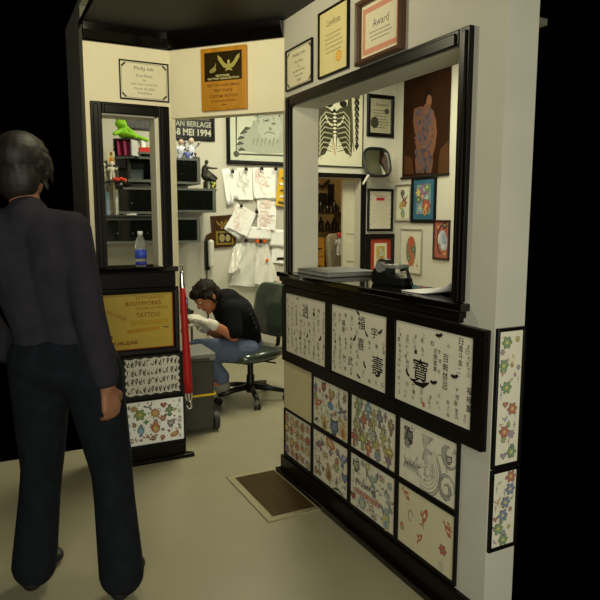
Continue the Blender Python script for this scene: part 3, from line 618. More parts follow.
# ================================================================== floor vent
t = thing('floor_vent', 'long rectangular floor vent with dark slotted grille and cream rim', 'vent', (1.27, 2.808, 0), 0)
VM = M('#9a9272', .4, .2, var=.05)
b = MB(); w, l, q = .155, .29, .038
for x0, x1, y0, y1 in ((-w, w, -l, -l+q), (-w, w, l-q, l), (-w, -w+q, -l+q, l-q), (w-q, w, -l+q, l-q)): b.bx(x0, x1, y0, y1, .0005, .007, VM)
b.build('rim', t, bevel=.002)
b = MB(); b.bx(-w+q, w-q, -l+q, l-q, .0004, .0012, M('#0a0805', .9)); b.build('duct', t)
b = MB(); GM = M('#5c4a28', .4, .5, var=.1)
n = 38
for i in range(n): y = -l+q+(2*l-2*q)*(i+.5)/n; b.box((0, y, .0035), (2*(w-q), .0048, .004), GM)
for i in range(12): x = -w+q+(2*w-2*q)*(i+.5)/12; b.box((x, 0, .003), (.003, 2*(l-q), .003), GM)
b.build('grille', t)

# ================================================================== velvet rope hanging at the jamb
p0 = PY(181.5, 270, YL-.035); p1 = PY(189.5, 405, YL-.045)
t = thing('barrier_rope', 'red barrier rope with chrome hooks hanging from the white doorway jamb', 'rope', p0)
d = p1-p0
RED = M('#a80d0d', .55, var=.15, scale=40)
b = MB(); b.tube([d*.125, d*.2, d*.5, d*.8, d*.91], [.016, .018, .021, .025, .024], RED, 16); b.build('rope', t)
b = MB(); b.cyl(d*.03, d*.128, .011, .0165, CHROME); b.ell(d*.025, (.012, .012, .014), CHROME); b.tube([d*.02, d*.0+Vector((.006, 0, .012)), d*.0+Vector((.004, 0, .024)), Vector((0, 0, .032)), Vector((-.005, 0, .024))], .0035, CHROME, 8); b.build('hook', t, label='chrome hook at the top end')
b = MB(); b.cyl(d*.905, d*.965, .025, .018, CHROME); b.tube([d*.96, d*.985+Vector((.012, 0, 0)), d*1.02+Vector((.01, 0, 0)), d*1.03+Vector((-.008, 0, 0)), d*1.0+Vector((-.014, 0, 0))], .0055, CHROME, 8); b.build('hook', t, label='chrome hook at the bottom end')
b = MB(); b.cyl((0, -.0, .028), (.0, .034, .028), .003, .003, CHROME, 10)
b.build('wall_eye', t)

# ================================================================== rolling bin
BIN = M('#39382f', .5, var=.1, scale=20)
t = thing('rolling_bin', 'dark grey wheeled tool bin with pale lid and yellow strap by the doorway', 'bin', (1.155, 3.83, 0), -.03)
bb = MB(); vs = []
for z, g in ((.025, .93), (.06, .96), (.49, 1.0)):
    vs += [(-.16*g, 0+.015*(1-g), z), (.155*g, 0+.015*(1-g), z), (.155*g, .3*g, z), (-.16*g, .3*g, z)]
bb.add(vs, [(0, 1, 5, 4), (1, 2, 6, 5), (2, 3, 7, 6), (3, 0, 4, 7), (4, 5, 9, 8), (5, 6, 10, 9), (6, 7, 11, 10), (7, 4, 8, 11), (0, 3, 2, 1), (8, 9, 10, 11)], BIN); bb.build('body', t, bevel=.012, seg=3)
b = MB(); b.bx(-.17, .165, -.012, .31, .49, .545, M('#7c7c76', .35, var=.08)); b.build('lid', t, bevel=.014, seg=3)
b = MB(); b.bx(-.03, .12, -.017, -.0122, .495, .515, BIN); b.build('latch', t, bevel=.002)
b = MB()
for x0, x1, y0, y1 in ((-.166, .162, -.006, -.003), (.158, .162, -.003, .306), (-.166, .162, .303, .306)): b.bx(x0, x1, y0, y1, .255, .27, M('#d8b21e', .5))
b.build('strap', t, bevel=.001, label='yellow strap')
for y in (.06, .26):
    b = MB(); b.cyl((.156, y, .062), (.19, y, .062), .062, .062, M('#2c2b28', .6), n=28); b.cyl((.189, y, .062), (.193, y, .062), .03, .026, M('#6b6a64', .4), n=20); b.build('wheel', t, bevel=.006)
for x in (-.13,):
    for y in (.03, .27): b = MB(); b.cyl((x, y, 0), (x, y, .03), .015, .018, BIN); b.build('foot', t)

# ================================================================== posable figures
def organic(mb, name, parent, mat, voxel=.008, smooth=6, label=None, loc=(0, 0, 0)):
    me = bpy.data.meshes.new('tmp'); me.from_pydata(mb.v, [], mb.f)
    bm_ = bmesh.new(); bm_.from_mesh(me); bmesh.ops.recalc_face_normals(bm_, faces=bm_.faces); bm_.to_mesh(me); bm_.free()
    o = bpy.data.objects.new('tmp', me); COL.objects.link(o)
    r = o.modifiers.new('r', 'REMESH'); r.mode = 'VOXEL'; r.voxel_size = voxel
    s = o.modifiers.new('s', 'SMOOTH'); s.factor = .5; s.iterations = smooth
    dg = bpy.context.evaluated_depsgraph_get(); dg.update()
    m2 = bpy.data.meshes.new_from_object(o.evaluated_get(dg)); bpy.data.objects.remove(o); bpy.data.meshes.remove(me)
    m2.name = name; m2.materials.clear(); m2.materials.append(mat)
    for p in m2.polygons: p.use_smooth = True; p.material_index = 0
    q = bpy.data.objects.new(name, m2); COL.objects.link(q); q.parent = parent
    if label: q['label'] = label
    return q
V = Vector
def hand_mb(mb, wrist, direction, normal, side, curl, sc=1.0):
    """palm, four bent fingers of unequal length and a thumb leaving the side of the palm"""
    d = V(direction).normalized(); n = V(normal).normalized(); n = (n-d*n.dot(d)).normalized(); a = d.cross(n)*side
    w = V(wrist); k = None
    for t_ in range(4):
        o = a*(.03-.02*t_)*sc; mb.capsule(w+a*(.012-.008*t_)*sc, .016*sc, w+d*.085*sc+o, .0125*sc, k)
    L = [.068, .078, .072, .056]
    for t_ in range(4):
        o = a*(.031-.0205*t_)*sc; p = w+d*.088*sc+o; ang = curl*.5; r = .0092*sc
        for seg, fr in enumerate((.45, .32, .25)):
            dd = d*math.cos(ang)+n*math.sin(ang); q = p+dd*L[t_]*fr*sc; mb.capsule(p, r, q, r*.9, k, 8); p = q; r *= .9; ang += curl*.75
    p = w+d*.03*sc+a*.028*sc; q = p+(d*.6+a*.75+n*.35).normalized()*.036*sc; mb.capsule(p, .013*sc, q, .011*sc, k, 8); q2 = q+(d*.9+a*.2+n*.45).normalized()*.032*sc; mb.capsule(q, .0105*sc, q2, .0085*sc, k, 8)
SKIN = M('#a86a48', .5, var=.08, scale=12); SKIN2 = M('#8a5d46', .55, var=.08, scale=12)
def head_parts(mb, c, fwd, up, r=1.0):
    """skull, jaw, nose, ears around centre c, facing fwd"""
    f_, u_ = V(fwd).normalized(), V(up).normalized(); s_ = f_.cross(u_)
    rot = Matrix((s_, f_, u_)).transposed().to_euler()
    mb.ell(c+u_*.025*r, (.076*r, .095*r, .092*r), None, rot); mb.ell(c-u_*.045*r+f_*.03*r, (.058*r, .06*r, .07*r), None, rot)
    mb.ell(c+f_*.098*r-u_*.022*r, (.012*r, .018*r, .02*r), None, rot); mb.ell(c+f_*.088*r+u_*.0*r, (.009*r, .014*r, .024*r), None, rot)
    mb.ell(c+f_*.078*r-u_*.062*r, (.024*r, .014*r, .01*r), None, rot); mb.ell(c+f_*.07*r-u_*.1*r, (.022*r, .018*r, .016*r), None, rot)
    mb.ell(c+f_*.085*r+u_*.028*r, (.05*r, .012*r, .01*r), None, rot)
    for k in (-1, 1): mb.ell(c+s_*k*.078*r-u_*.01*r-f_*.01*r, (.01*r, .02*r, .032*r), None, rot)
    return f_, u_, s_, rot

# ---- seated artist, facing left, bowed over the work
S = {k: PY(*v) for k, v in dict(pel=(244, 345, 4.42), waist=(243, 330, 4.42), chest=(234, 314, 4.42), upb=(227, 305, 4.42), neck=(219, 299, 4.41), head=(207, 296, 4.40),
     shL=(231, 310, 4.24), shR=(227, 306, 4.60), elL=(234, 336, 4.17), wrL=(209, 323, 4.19), elR=(222, 336, 4.62), wrR=(200, 326, 4.44),
     hipL=(246, 351, 4.31), hipR=(245, 351, 4.53), knL=(198, 349, 4.24), knR=(190, 351, 4.60), anL=(221, 381, 4.27), anR=(212, 384, 4.58)).items()}
art_t = thing('person', 'person in black t-shirt, jeans and white gloves, seated and bowed over work', 'person', (S['pel'].x, S['pel'].y, 0))
base = V((S['pel'].x, S['pel'].y, 0))
for k in S: S[k] = S[k]-base
hf = V((-.8, -.1, -.62)); hu = V((-.62, 0, .8))
def seated_body(mb, g=0.0, parts='all'):
    c = mb.capsule
    if parts in ('all', 'shirt'):
        c(S['pel']+V((0, 0, .03)), .125+g, S['waist'], .125+g, None); c(S['waist'], .125+g, S['chest'], .14+g, None); c(S['chest'], .14+g, S['upb'], .115+g, None)
        for s in 'LR':
            off = V((0, .05 if s == 'L' else -.05, 0)); c(S['waist']+off*-1.1, .1+g, S['chest']+off*-1.6, .115+g, None); c(S['chest']+off*-1.4, .1+g, S['sh'+s], .062+g, None)
            e = S['el'+s] if parts == 'all' else S['sh'+s].lerp(S['el'+s], .82); c(S['sh'+s], .06+g, e, (.044 if parts == 'all' else .052)+g*1.4, None)
    if parts in ('all', 'jeans'):
        c(S['pel'], .12+g, S['pel']+V((.02, 0, -.02)), .125+g, None)
        for s in 'LR':
            c(S['hip'+s], .095+g, S['kn'+s], .064+g, None); c(S['kn'+s], .062+g, S['kn'+s].lerp(S['an'+s], .35), .058+g, None); c(S['kn'+s].lerp(S['an'+s], .35), .058+g, S['an'+s]+V((0, 0, .03)), .042+g*2, None)
mb = MB(); seated_body(mb); mb.capsule(S['upb'], .075, S['neck'], .058, None); mb.capsule(S['neck'], .056, S['head']+V((.03, 0, 0)), .055, None); f_, u_, s_, hrot = head_parts(mb, S['head'], hf, hu, 1.02)
for s in 'LR':
    mb.capsule(S['el'+s], .043, S['wr'+s], .03, None); dd = S['wr'+s]-S['el'+s]
    hand_mb(mb, S['wr'+s], dd+V((-.02, 0, 0)), V((0, .3, -1)), -1 if s == 'L' else 1, .55, .95)
    mb.capsule(S['an'+s], .04, S['an'+s]+V((-.13, 0, -.035)), .034, None)
organic(mb, 'body', art_t, SKIN, .0075, 4)
mb = MB(); seated_body(mb, .014, 'shirt'); mb.capsule(S['upb'], .085, S['neck']+V((.035, 0, 0)), .07, None)
shirt = organic(mb, 'shirt', art_t, M('#08090c', .85, var=.25, scale=16, bump=.3, spec=.2), .009, 5, 'black t-shirt')
b = MB(); 
for k in range(5):
    p = S['shL']+V((.11+.012*k, -.085-.003*k, .012-.034*k)); b.box(p, (.004, .003, .02), M('#55564e', .8), (0, .4, 0))
b.build('print', art_t, label='faded grey print on the shirt')
mb = MB(); seated_body(mb, .012, 'jeans'); organic(mb, 'jeans', art_t, M('#56617a', .85, var=.16, scale=24, bump=.25), .009, 5, 'faded blue jeans')
for s in 'LR':
    mb = MB(); dd = (S['wr'+s]-S['el'+s]); hand_mb(mb, S['wr'+s]-dd.normalized()*.005, dd+V((-.02, 0, 0)), V((0, .3, -1)), -1 if s == 'L' else 1, .55, 1.1); mb.capsule(S['wr'+s]-dd*.2, .041, S['wr'+s], .034, None)
    organic(mb, 'glove', art_t, M('#ccc6b6', .5, var=.06, scale=20), .006, 3, 'pale latex glove')
    mb = MB(); a0 = S['an'+s]; mb.ell(a0+V((.01, 0, -.01)), (.055, .045, .05), None); mb.capsule(a0+V((.03, 0, -.045)), .042, a0+V((-.13, 0, -.05)), .038, None); mb.ell(a0+V((-.17, 0, -.053)), (.06, .044, .032), None)
    organic(mb, 'shoe', art_t, M('#7c7a70', .6, var=.1), .008, 4)
mb = MB(); H = S['head']; rr = random.Random(4)
mb.ell(H+u_*.04-f_*.012, (.092, .1, .088), None, hrot); mb.ell(H-f_*.055-u_*.02, (.08, .06, .085), None, hrot); mb.ell(H+u_*.07+f_*.055, (.07, .055, .04), None, hrot)
for k in range(46):
    a = rr.uniform(0, 2*PI); e = rr.uniform(-.1, 1.2); dv = s_*math.cos(a)*math.cos(e)+f_*math.sin(a)*math.cos(e)*.95+u_*math.sin(e)
    if dv.dot(f_) > .55 and dv.dot(u_) < .55: continue
    p = H+dv*.088+u_*.02-f_*.01; mb.capsule(p, .017, p+dv*.018+V((rr.uniform(-.02, .02), rr.uniform(-.02, .02), rr.uniform(-.03, .01))), .007, None, 8)
for k in (-1, 1): mb.capsule(H+s_*k*.072+u_*.02+f_*.01, .018, H+s_*k*.075-u_*.05-f_*.0, .012, None, 8)
organic(mb, 'hair', art_t, M('#1a100a', .7, var=.35, scale=60, bump=.5, spec=.25), .006, 2, 'short dark brown hair')
for k in (-1, 1):
    b = MB(); b.ell(H+f_*.083+s_*k*.032+u_*.008, (.013, .009, .007), M('#d8d2c8', .3), hrot); b.ell(H+f_*.0905+s_*k*.032+u_*.006, (.005, .003, .006), M('#1f150f', .2), hrot); b.build('eye', art_t)
b = MB(); b.ell(H+f_*.091-u_*.06, (.022, .006, .005), M('#8a4a40', .5), hrot); b.build('lips', art_t)
# tattoo machine held in the glove
t = thing('tattoo_machine', 'small steel tattoo machine held in the gloved hands', 'tattoo machine', base+S['wrL']+V((-.17, .03, -.03)))
b = MB(); b.cyl((.0, 0, .03), (-.045, .01, -.06), .008, .004, STEEL); b.build('grip', t); b = MB(); b.cyl((.02, 0, .03), (.02, 0, .075), .013, .013, M('#6a3a22', .4)); b.build('coil', t); b = MB(); b.bx(-.01, .04, -.006, .006, .028, .036, STEEL); b.bx(.036, .042, -.006, .006, .03, .085, STEEL); b.build('frame', t, bevel=.001)

# ---- office chair under the artist
cx_, cy_ = 1.81, 4.42
t = thing('office_chair', 'plastic-wrapped grey-green swivel chair the artist sits on', 'chair', (cx_, cy_, 0), .22)
VIN = M('#3d443c', .16, var=.15, scale=10, spec=.6, bump=.35, coat=.5)
def pad(mb, c, d, mat, rot=(0, 0, 0)):
    n = 16; k = 10; vs = []; fs = []
    m = Matrix.Translation(c) @ Euler(rot).to_matrix().to_4x4()
    def sp(v, e): return math.copysign(abs(v)**e, v)
    for i in range(k+1):
        a = -PI/2+PI*i/k
        for j in range(n*2):
            b_ = PI*j/n; vs.append((d[0]*sp(math.cos(a), .5)*sp(math.cos(b_), .6), d[1]*sp(math.cos(a), .5)*sp(math.sin(b_), .6), d[2]*sp(math.sin(a), .6)))
    N = 2*n
    for i in range(k):
        for j in range(N): fs.append((i*N+j, i*N+(j+1) % N, (i+1)*N+(j+1) % N, (i+1)*N+j))
    mb.add(vs, fs, mat, True, m)
zs = .385
b = MB(); pad(b, (-.01, 0, zs), (.24, .235, .045), VIN, (0, -.05, 0)); b.build('seat', t)
b = MB(); pad(b, (-.01, 0, zs-.04), (.2, .19, .02), PLASTB); b.bx(-.07, .13, -.07, .07, zs-.085, zs-.055, PLASTB); b.tube([(.05, -.07, zs-.07), (.1, -.2, zs-.072)], .007, PLASTB, 8); b.build('seat_pan', t, bevel=.004)
b = MB(); pad(b, (.225, 0, .70), (.055, .235, .215), VIN, (0, .16, 0)); b.build('backrest', t)
b = MB(); b.tube([(.09, 0, zs-.07), (.2, 0, zs-.075), (.265, 0, zs-.03), (.28, 0, zs+.08), (.27, 0, .62)], .018, PLASTB, 10); b.build('back_support', t)
b = MB(); b.cyl((0, 0, .1), (0, 0, zs-.06), .024, .024, PLASTB); b.cyl((0, 0, .06), (0, 0, .2), .035, .032, PLASTB); b.build('column', t)
for k in range(5):
    a = 2*PI*k/5-.75; dx, dy = math.cos(a), math.sin(a)
    b = MB(); b.tube([(dx*.02, dy*.02, .105), (dx*.15, dy*.15, .095), (dx*.28, dy*.28, .07)], [.026, .022, .016], PLASTB, 8); lg = b.build('leg', t)
    b = MB(); ax = V((-dy, dx, 0)); p = V((dx*.28, dy*.28, .027))
    b.cyl(p-ax*.024, p-ax*.006, .027, .027, PLASTB, 18); b.cyl(p+ax*.006, p+ax*.024, .027, .027, PLASTB, 18); b.cyl(p+V((0, 0, .0)), p+V((0, 0, .045)), .008, .008, STEEL, 8); b.build('caster', lg)

# ---- work table with bits and pieces, behind the jamb
t = thing('work_trolley', 'steel tray trolley in front of the seated artist, partly behind the jamb', 'trolley', (1.30, 4.96, 0))
b = MB(); b.bx(-.26, .16, -.22, .22, .66, .672, STEEL); b.bx(-.26, .16, -.22, -.212, .672, .69, STEEL); b.bx(.152, .16, -.212, .22, .672, .69, STEEL); b.build('tray', t, bevel=.002)
b = MB(); b.bx(-.26, .16, -.22, .22, .3, .31, STEEL); b.build('shelf', t, bevel=.002)
for x in (-.245, .145):
    for y in (-.205, .205): b = MB(); b.cyl((x, y, 0), (x, y, .66), .011, .011, STEEL); b.build('leg', t)
def P0(x, y, Y): return PY(x, y, Y)
zt = .673
def small(name, label, cat, x, y, fn, group=None):
    b = MB(); fn(b); return tag(b.build(name, None, (x, y, zt)), label, cat, group)
small('cup', 'blue plastic cup on the steel tray beside the artist', 'cup', 1.41, 4.86, lambda b: (b.lathe([(.0, .0), (.028, 0), (.036, .095), (.033, .095), (.026, .01), (0, .01)], (0, 0, 0), M('#2f66b0', .35))))
small('squeeze_bottle', 'clear squeeze bottle with long thin spout on the steel tray', 'bottle', 1.36, 5.0, lambda b: (b.lathe([(0, 0), (.034, 0), (.036, .01), (.036, .12), (.02, .15), (.012, .16), (.004, .3), (0, .3)], (0, 0, 0), M('#b9bfb8', .2, trans=.4))))
small('squeeze_bottle', 'squat dark bottle beside the blue cup on the steel tray', 'bottle', 1.445, 4.94, lambda b: (b.lathe([(0, 0), (.028, 0), (.03, .01), (.03, .09), (.012, .11), (.01, .13), (0, .13)], (0, 0, 0), M('#2a2a2c', .3))))
for i, (x, y, hh, lab) in enumerate(((1.40, 5.08, .42, 'tallest thin steel rod standing on the artist tray'), (1.44, 5.13, .36, 'shorter thin steel rod right of the tallest on the tray'))):
    small('instrument_stand', lab, 'stand', x, y, lambda b, hh=hh: (b.cyl((0, 0, 0), (0, 0, hh), .005, .004, STEEL, 8), b.lathe([(0, 0), (.015, 0), (.015, .006), (0, .008)], (0, 0, 0), STEEL), b.cyl((-.015, 0, hh-.04), (.015, 0, hh-.04), .004, .004, STEEL, 8)), 'instrument rods on the tray')
b = MB(); b.box((0, 0, .045), (.12, .1, .09), M('#4a4d50', .4)); b.box((0, -.0505, .055), (.08, .002, .03), M('#15181a', .2)); b.cyl((.03, -.051, .02), (.03, -.062, .02), .01, .01, STEEL)
tag(b.build('power_supply', None, (1.24, 4.86, zt), 0, .004), 'small grey power supply box on the steel tray', 'power supply')

# ================================================================== BACK WALL OF THE PARLOUR
def BW(x, y, off=.001): p = PY(x, y, YB-off); return p
def rectB(x0, y0, x1, y1):
    a = BW(x0, y0); c = BW(x1, y1); return (a.x+c.x)/2, (a.z+c.z)/2, abs(c.x-a.x), abs(a.z-c.z)
# black band poster
cx0, cz0, w0, h0 = rectB(160, 108, 214.5, 141.5)
def art_band(A, w, h):
    A.text('HANKY PANKY', 0, .36*h, .94*w, .2*h, '#a8a596', 0, .01)
    A.text('IS VAN BERLAGE', .02*w, .06*h, .95*w, .24*h, '#bdbaa9', 0, .01); A.text('-8 MEI 1994', .1*w, -.3*h, .78*w, .3*h, '#cfccba', 0, .02)
framed('poster', 'black poster with pale block letters and the year 1994 on the parlour back wall', 'poster', (cx0, YB-.001, cz0), 0, w0, h0, art_band, fw=.03, d=.02, sheet=M('#1d1d1a', .5, var=.1))
# grey panel seen through the left opening
cx0, cz0, w0, h0 = rectB(124, 118, 154.5, 131)
def art_rows(A, w, h):
    for k in range(4): A.lines(-.47*w, .47*w, (.45-.22*k)*h, (.3-.22*k)*h, 1, '#6e6e6a', .9, .05)
framed('poster', 'dark grey panel with rows of small pale lettering, seen through the left opening', 'poster', (cx0, YB-.001, cz0), 0, w0, h0, art_rows, fw=.012, d=.012, sheet=M('#33333a', .5, var=.1))
# big cat print
cx0, cz0, w0, h0 = rectB(225.3, 90, 300, 166.8)
def art_cat(A, w, h):
    A.poly([(-.5*w, -.5*h), (.5*w, -.5*h), (.5*w, .5*h), (-.5*w, .5*h)], '#c9cbb8')
    def L(px, py): p = BW(px, py); return p.x-cx0, p.z-cz0
    A.poly([L(236, 150), L(240, 137), L(250, 127), L(258, 117), L(280, 112), L(290, 125), L(290, 153), L(262, 154)], '#a9ab9b')
    A.poly([L(258, 120), L(264, 114), L(279, 113), L(282, 130), L(276, 141), L(265, 141), L(258, 132)], '#b6b8a8')
    for k, (x, y) in enumerate(((247, 128.5), (244, 132), (241.5, 137.5), (240.5, 143), (242, 149))): A.stroke([L(x-4, y+2.5-k*.2), L(x-1, y), L(x+3, y-.5+k*.4)], [.01, .035, .01], '#55564c')
    for x, y in ((266, 121), (273, 124)): A.stroke([L(x-2, y-.5), L(x, y), L(x+2.5, y-.5)], [.008, .022, .008], '#6c6d63')
    for x, y in ((257, 115.5), (279, 114.5)): A.star(*L(x, y), .03, .015, 3, '#62635a', .5)
    A.stroke([L(264, 134), L(268, 132), L(273, 133), L(275, 135)], [.008, .014, .014, .008], '#85877b'); A.ell(*L(270, 129), .02, .016, '#8c8d82')
    for k in range(7): A.stroke([L(252+k*4, 145+k % 3), L(254+k*4, 139-k % 2)], [.006, .02], '#8f9182')
    for k in range(5): A.stroke([L(254+k*5, 126-k), L(253+k*5, 121-k)], [.004, .012], '#85877a')
    A.stroke([L(254, 117), L(284, 114)], .01, '#97998a')
    A.stroke([L(236, 112), L(236, 154), L(292, 156)], .018, '#55564c')
    A.ell(*L(236, 154), .03, .03, '#55564c')
framed('framed_print', 'large grey drawing of a big cat in black frame on the parlour back wall', 'picture', (cx0, YB-.001, cz0), 0, w0, h0, art_cat, fw=.036, d=.03)
# ribcage print over the door
cx0, cz0, w0, h0 = rectB(306, 80, 362.5, 168)
def art_ribs(A, w, h):
    def L(px, py): p = BW(px, py); return p.x-cx0, p.z-cz0
    K = '#22211a'; WH = '#cfcbb0'
    A.poly([L(319, 96), L(351, 95), L(352.5, 118), L(353, 136), L(351, 157), L(345, 153), L(339, 140), L(334.5, 134), L(330, 141), L(325, 154), L(317.5, 158), L(316, 138), L(317.5, 116)], '#45432f')
    A.poly([L(322, 98), L(348, 96), L(347, 106), L(340, 108), L(334, 113), L(328, 108), L(322, 106)], WH)
    for k, x in enumerate((329, 343)): A.ell(*L(x, 104), .045, .035, K)
    A.poly([L(334, 108), L(337, 113), L(331, 113)], K)
    for k in range(5): A.stroke([L(330+k*2, 117), L(330+k*2, 121)], .01, K)
    A.arc(*L(334.5, 113), .11, .13, PI*1.05, PI*1.95, .018, WH)
    for k in range(8):
        for s in (-1, 1):
            y = 112+k*5; A.stroke([L(334.5+s*2, y+2), L(334.5+s*(9+.4*k), y), L(334.5+s*(14+.25*k), y+6), L(334.5+s*(15.5-.3*k), y+13)], [.006, .013, .012, .005], '#a8a48a')
            A.stroke([L(334.5+s*3, y+4.5), L(334.5+s*(9+.4*k), y+2.5), L(334.5+s*(13+.25*k), y+8)], [.006, .011, .006], '#191812')
    A.stroke([L(334.5, 112), L(334.5, 150)], [.05, .05], K); A.stroke([L(334.5, 134), L(334.5, 158)], [.02, .055], WH)
    for k in range(7): A.ell(*L(334.5, 114+k*3.6), .022, .012, WH)
    A.stroke([L(319, 96), L(318, 120), L(314, 150)], .01, '#6a6656'); A.stroke([L(351, 96), L(352, 130), L(353.5, 152)], .01, '#6a6656')
    for k in range(9): A.ell(*L(356.5, 97+k*6), .035-.002*k, .034, K if k % 3 else '#3c3a30'); A.stroke([L(355, 96+k*6), L(357.5, 99+k*6)], .008, '#8d8974')
    A.poly([L(354, 145), L(359, 145), L(356, 151)], K)
    for k in range(6): A.ell(*L(314, 100+k*7), .03, .03, K if k % 2 else '#4a4838')
    A.lines(L(344, 0)[0], L(350, 0)[0], L(0, 162)[1], L(0, 165)[1], 2, '#a09c86', .3)
    A.stroke([L(334.5, 143), L(334, 152), L(335, 156)], [.012, .02, .006], '#b3936a')
framed('framed_print', 'large black and white ribcage drawing above the back doorway', 'picture', (cx0, YB-.001, cz0), 0, w0, h0, art_ribs, fw=.012, d=.016, fmat=M('#3a382f', .4), sheet=M('#cfcbb0', .6, var=.03))
def art_c1(A, w, h):
    A.text('Award', .05*w, .33*h, .6*w, .1*h, '#3f3c30'); A.lines(-.4*w, .4*w, .2*h, -.38*h, 7, '#6a6652', .35); A.ell(-.28*w, -.2*h, .05, .06, '#3a382c'); A.ell(.3*w, .15*h, .03, .03, '#4a4838')
def art_c2(A, w, h):
    A.text('Tattoo', 0, .38*h, .6*w, .05*h, '#a0463c'); A.poly([(-.18*w, .25*h), (.2*w, .25*h), (.2*w, .33*h), (-.18*w, .33*h)], '#b8343c'); A.lines(-.4*w, .4*w, .22*h, -.36*h, 11, '#b3aa98', .25)
    for sx in (-1, 1):
        for k in range(7): A.ell(sx*.45*w, (.4-.13*k)*h, .006, .008, '#b07a6a', 0, 6)
def art_c3(A, w, h):
    A.poly([(-.3*w, -.38*h), (.3*w, -.38*h), (.3*w, .38*h), (-.3*w, .38*h)], '#d8cfb8'); A.poly([(-.2*w, -.3*h), (.2*w, -.3*h), (.2*w, .3*h), (-.2*w, .3*h)], '#b9a24a'); A.stroke([(-.06*w, .25*h), (.08*w, .1*h), (-.1*w, -.05*h), (.06*w, -.25*h)], [.02, .05, .05, .02], '#b6b8b0'); A.flower(.0, -.05*h, .03, '#c0952c')
cx0, cz0, w0, h0 = rectB(367, 93.5, 393, 138)
framed('certificate', 'black bordered grey certificate high beside the ribcage drawing', 'certificate', (cx0, YB-.001, cz0), 0, w0, h0, art_c1, fw=.04, d=.022, sheet=M('#a39f83', .5, var=.15, scale=30), group='framed pieces right of the back doorway')
cx0, cz0, w0, h0 = rectB(367.3, 188.5, 392, 231)
framed('certificate', 'white certificate with red heading in black frame, under the mirror', 'certificate', (cx0, YB-.001, cz0), 0, w0, h0, art_c2, fw=.026, d=.022, sheet=M('#d0c8b4', .5, var=.04), group='framed pieces right of the back doorway')
cx0, cz0, w0, h0 = rectB(365.8, 234, 394, 279)
framed('framed_print', 'red matted gold print in wide black frame behind the tape dispenser', 'picture', (cx0, YB-.001, cz0), 0, w0, h0, art_c3, fw=.055, d=.03, sheet=M('#a83c28', .5, var=.08), group='framed pieces right of the back doorway')
# mirror
mc = BW(371.5, 163.5); t = thing('wall_mirror', 'rounded black rimmed mirror on a bracket right of the back doorway', 'mirror', (mc.x, YB-.10, mc.z), -.25)
t.rotation_euler = (-.42, 0, -.25)
b = MB(); N = 40
def sq(a, rx, rz): 
    c, s = math.cos(a), math.sin(a); return rx*math.copysign(abs(c)**.6, c)+.02*s*0, rz*math.copysign(abs(s)**.6, s)
ring = [(sq(2*PI*i/N, .150, .172), sq(2*PI*i/N, .128, .150)) for i in range(N)]
vs = []
for o_, i_ in ring: vs += [(o_[0], 0, o_[1]), (o_[0], -.025, o_[1]), (i_[0], -.025, i_[1]), (i_[0], 0, i_[1])]
b.add(vs, [(4*i+k, 4*i+(k+1) % 4, 4*((i+1) % N)+(k+1) % 4, 4*((i+1) % N)+k) for i in range(N) for k in range(4)], PLASTB, True); b.build('rim', t)
b = MB(); gv = [(0, -.022, 0)]
for q_ in (.25, .5, .75, 1.0): gv += [(i_[0]*q_*1.01, -.012-.01*(1-q_*q_), i_[1]*q_*1.01) for o_, i_ in ring]
gf = [(0, 1+i, 1+(i+1) % N) for i in range(N)]+[(1+r_*N+i, 1+r_*N+(i+1) % N, 1+(r_+1)*N+(i+1) % N, 1+(r_+1)*N+i) for r_ in range(3) for i in range(N)]
b.add(gv, gf, M('#c8ccc6', .03, 1, var=.01), True); b.build('glass', t)
b = MB(); b.cyl((-.09, .0, -.12), (-.19, -.02, -.26), .014, .012, M('#c9c5b4', .5), 12); b.build('bracket', t, label='pale tube bracket'); b = MB(); b.cyl((0, -.005, 0), (.01, .07, .02), .02, .02, PLASTB, 20); b.build('mount', t)
# framed drawings and the scroll on the side wall
def rectS(x0, y0, x1, y1):
    a = PX(x0, y0, XS-.001); c = PX(x1, y1, XS-.001); return (a.y+c.y)/2, (a.z+c.z)/2, abs(c.y-a.y), abs(a.z-c.z)
def art_f1(A, w, h): A.skull(-.05*w, .3*h, .05, '#6a6a60'); A.flower(.1*w, .0, .05, '#b8482c'); A.flower(-.15*w, -.1*h, .045, '#c9b04a', '#a03a2c'); A.flame(.0, -.32*h, .06, '#5f7a5a', '#9aa06a'); A.bird(.15*w, .16*h, .05, '#5a5a54')
def art_f2(A, w, h):
    A.poly([(-.5*w, -.5*h), (.5*w, -.5*h), (.5*w, .5*h), (-.5*w, .5*h)], '#6f8f86'); r = random.Random(3)
    for k in range(16): A.flower(r.uniform(-.38, .38)*w, r.uniform(-.42, .42)*h, r.uniform(.035, .06), r.choice(('#8a5a9c', '#4f8a6a', '#c9b04a', '#6fa0b8', '#b85a6a', '#3f6a5a')))
    A.flower(.22*w, -.22*h, .07, '#c03a28', '#d8a030'); A.flame(.15*w, -.38*h, .05, '#c9a030', '#c03a28')
def art_f3(A, w, h):
    A.ell(0, .02*h, .31*w, .4*h, '#6f7a5c', 0, 28); A.koi(.02*w, .2*h, .1, '#c8401f', 1.2); A.koi(-.02*w, -.08*h, .1, '#c4552a', -1.0); A.ell(.0, .26*h, .05, .06, '#d0451f'); A.ell(.02*w, -.24*h, .06, .07, '#c9602a'); A.flower(-.14*w, -.2*h, .035, '#5a7a6a'); A.flower(.15*w, .05*h, .035, '#4a6a6a'); A.poly([(.36*w, -.42*h), (.42*w, -.42*h), (.42*w, -.34*h), (.36*w, -.34*h)], '#b8402c')
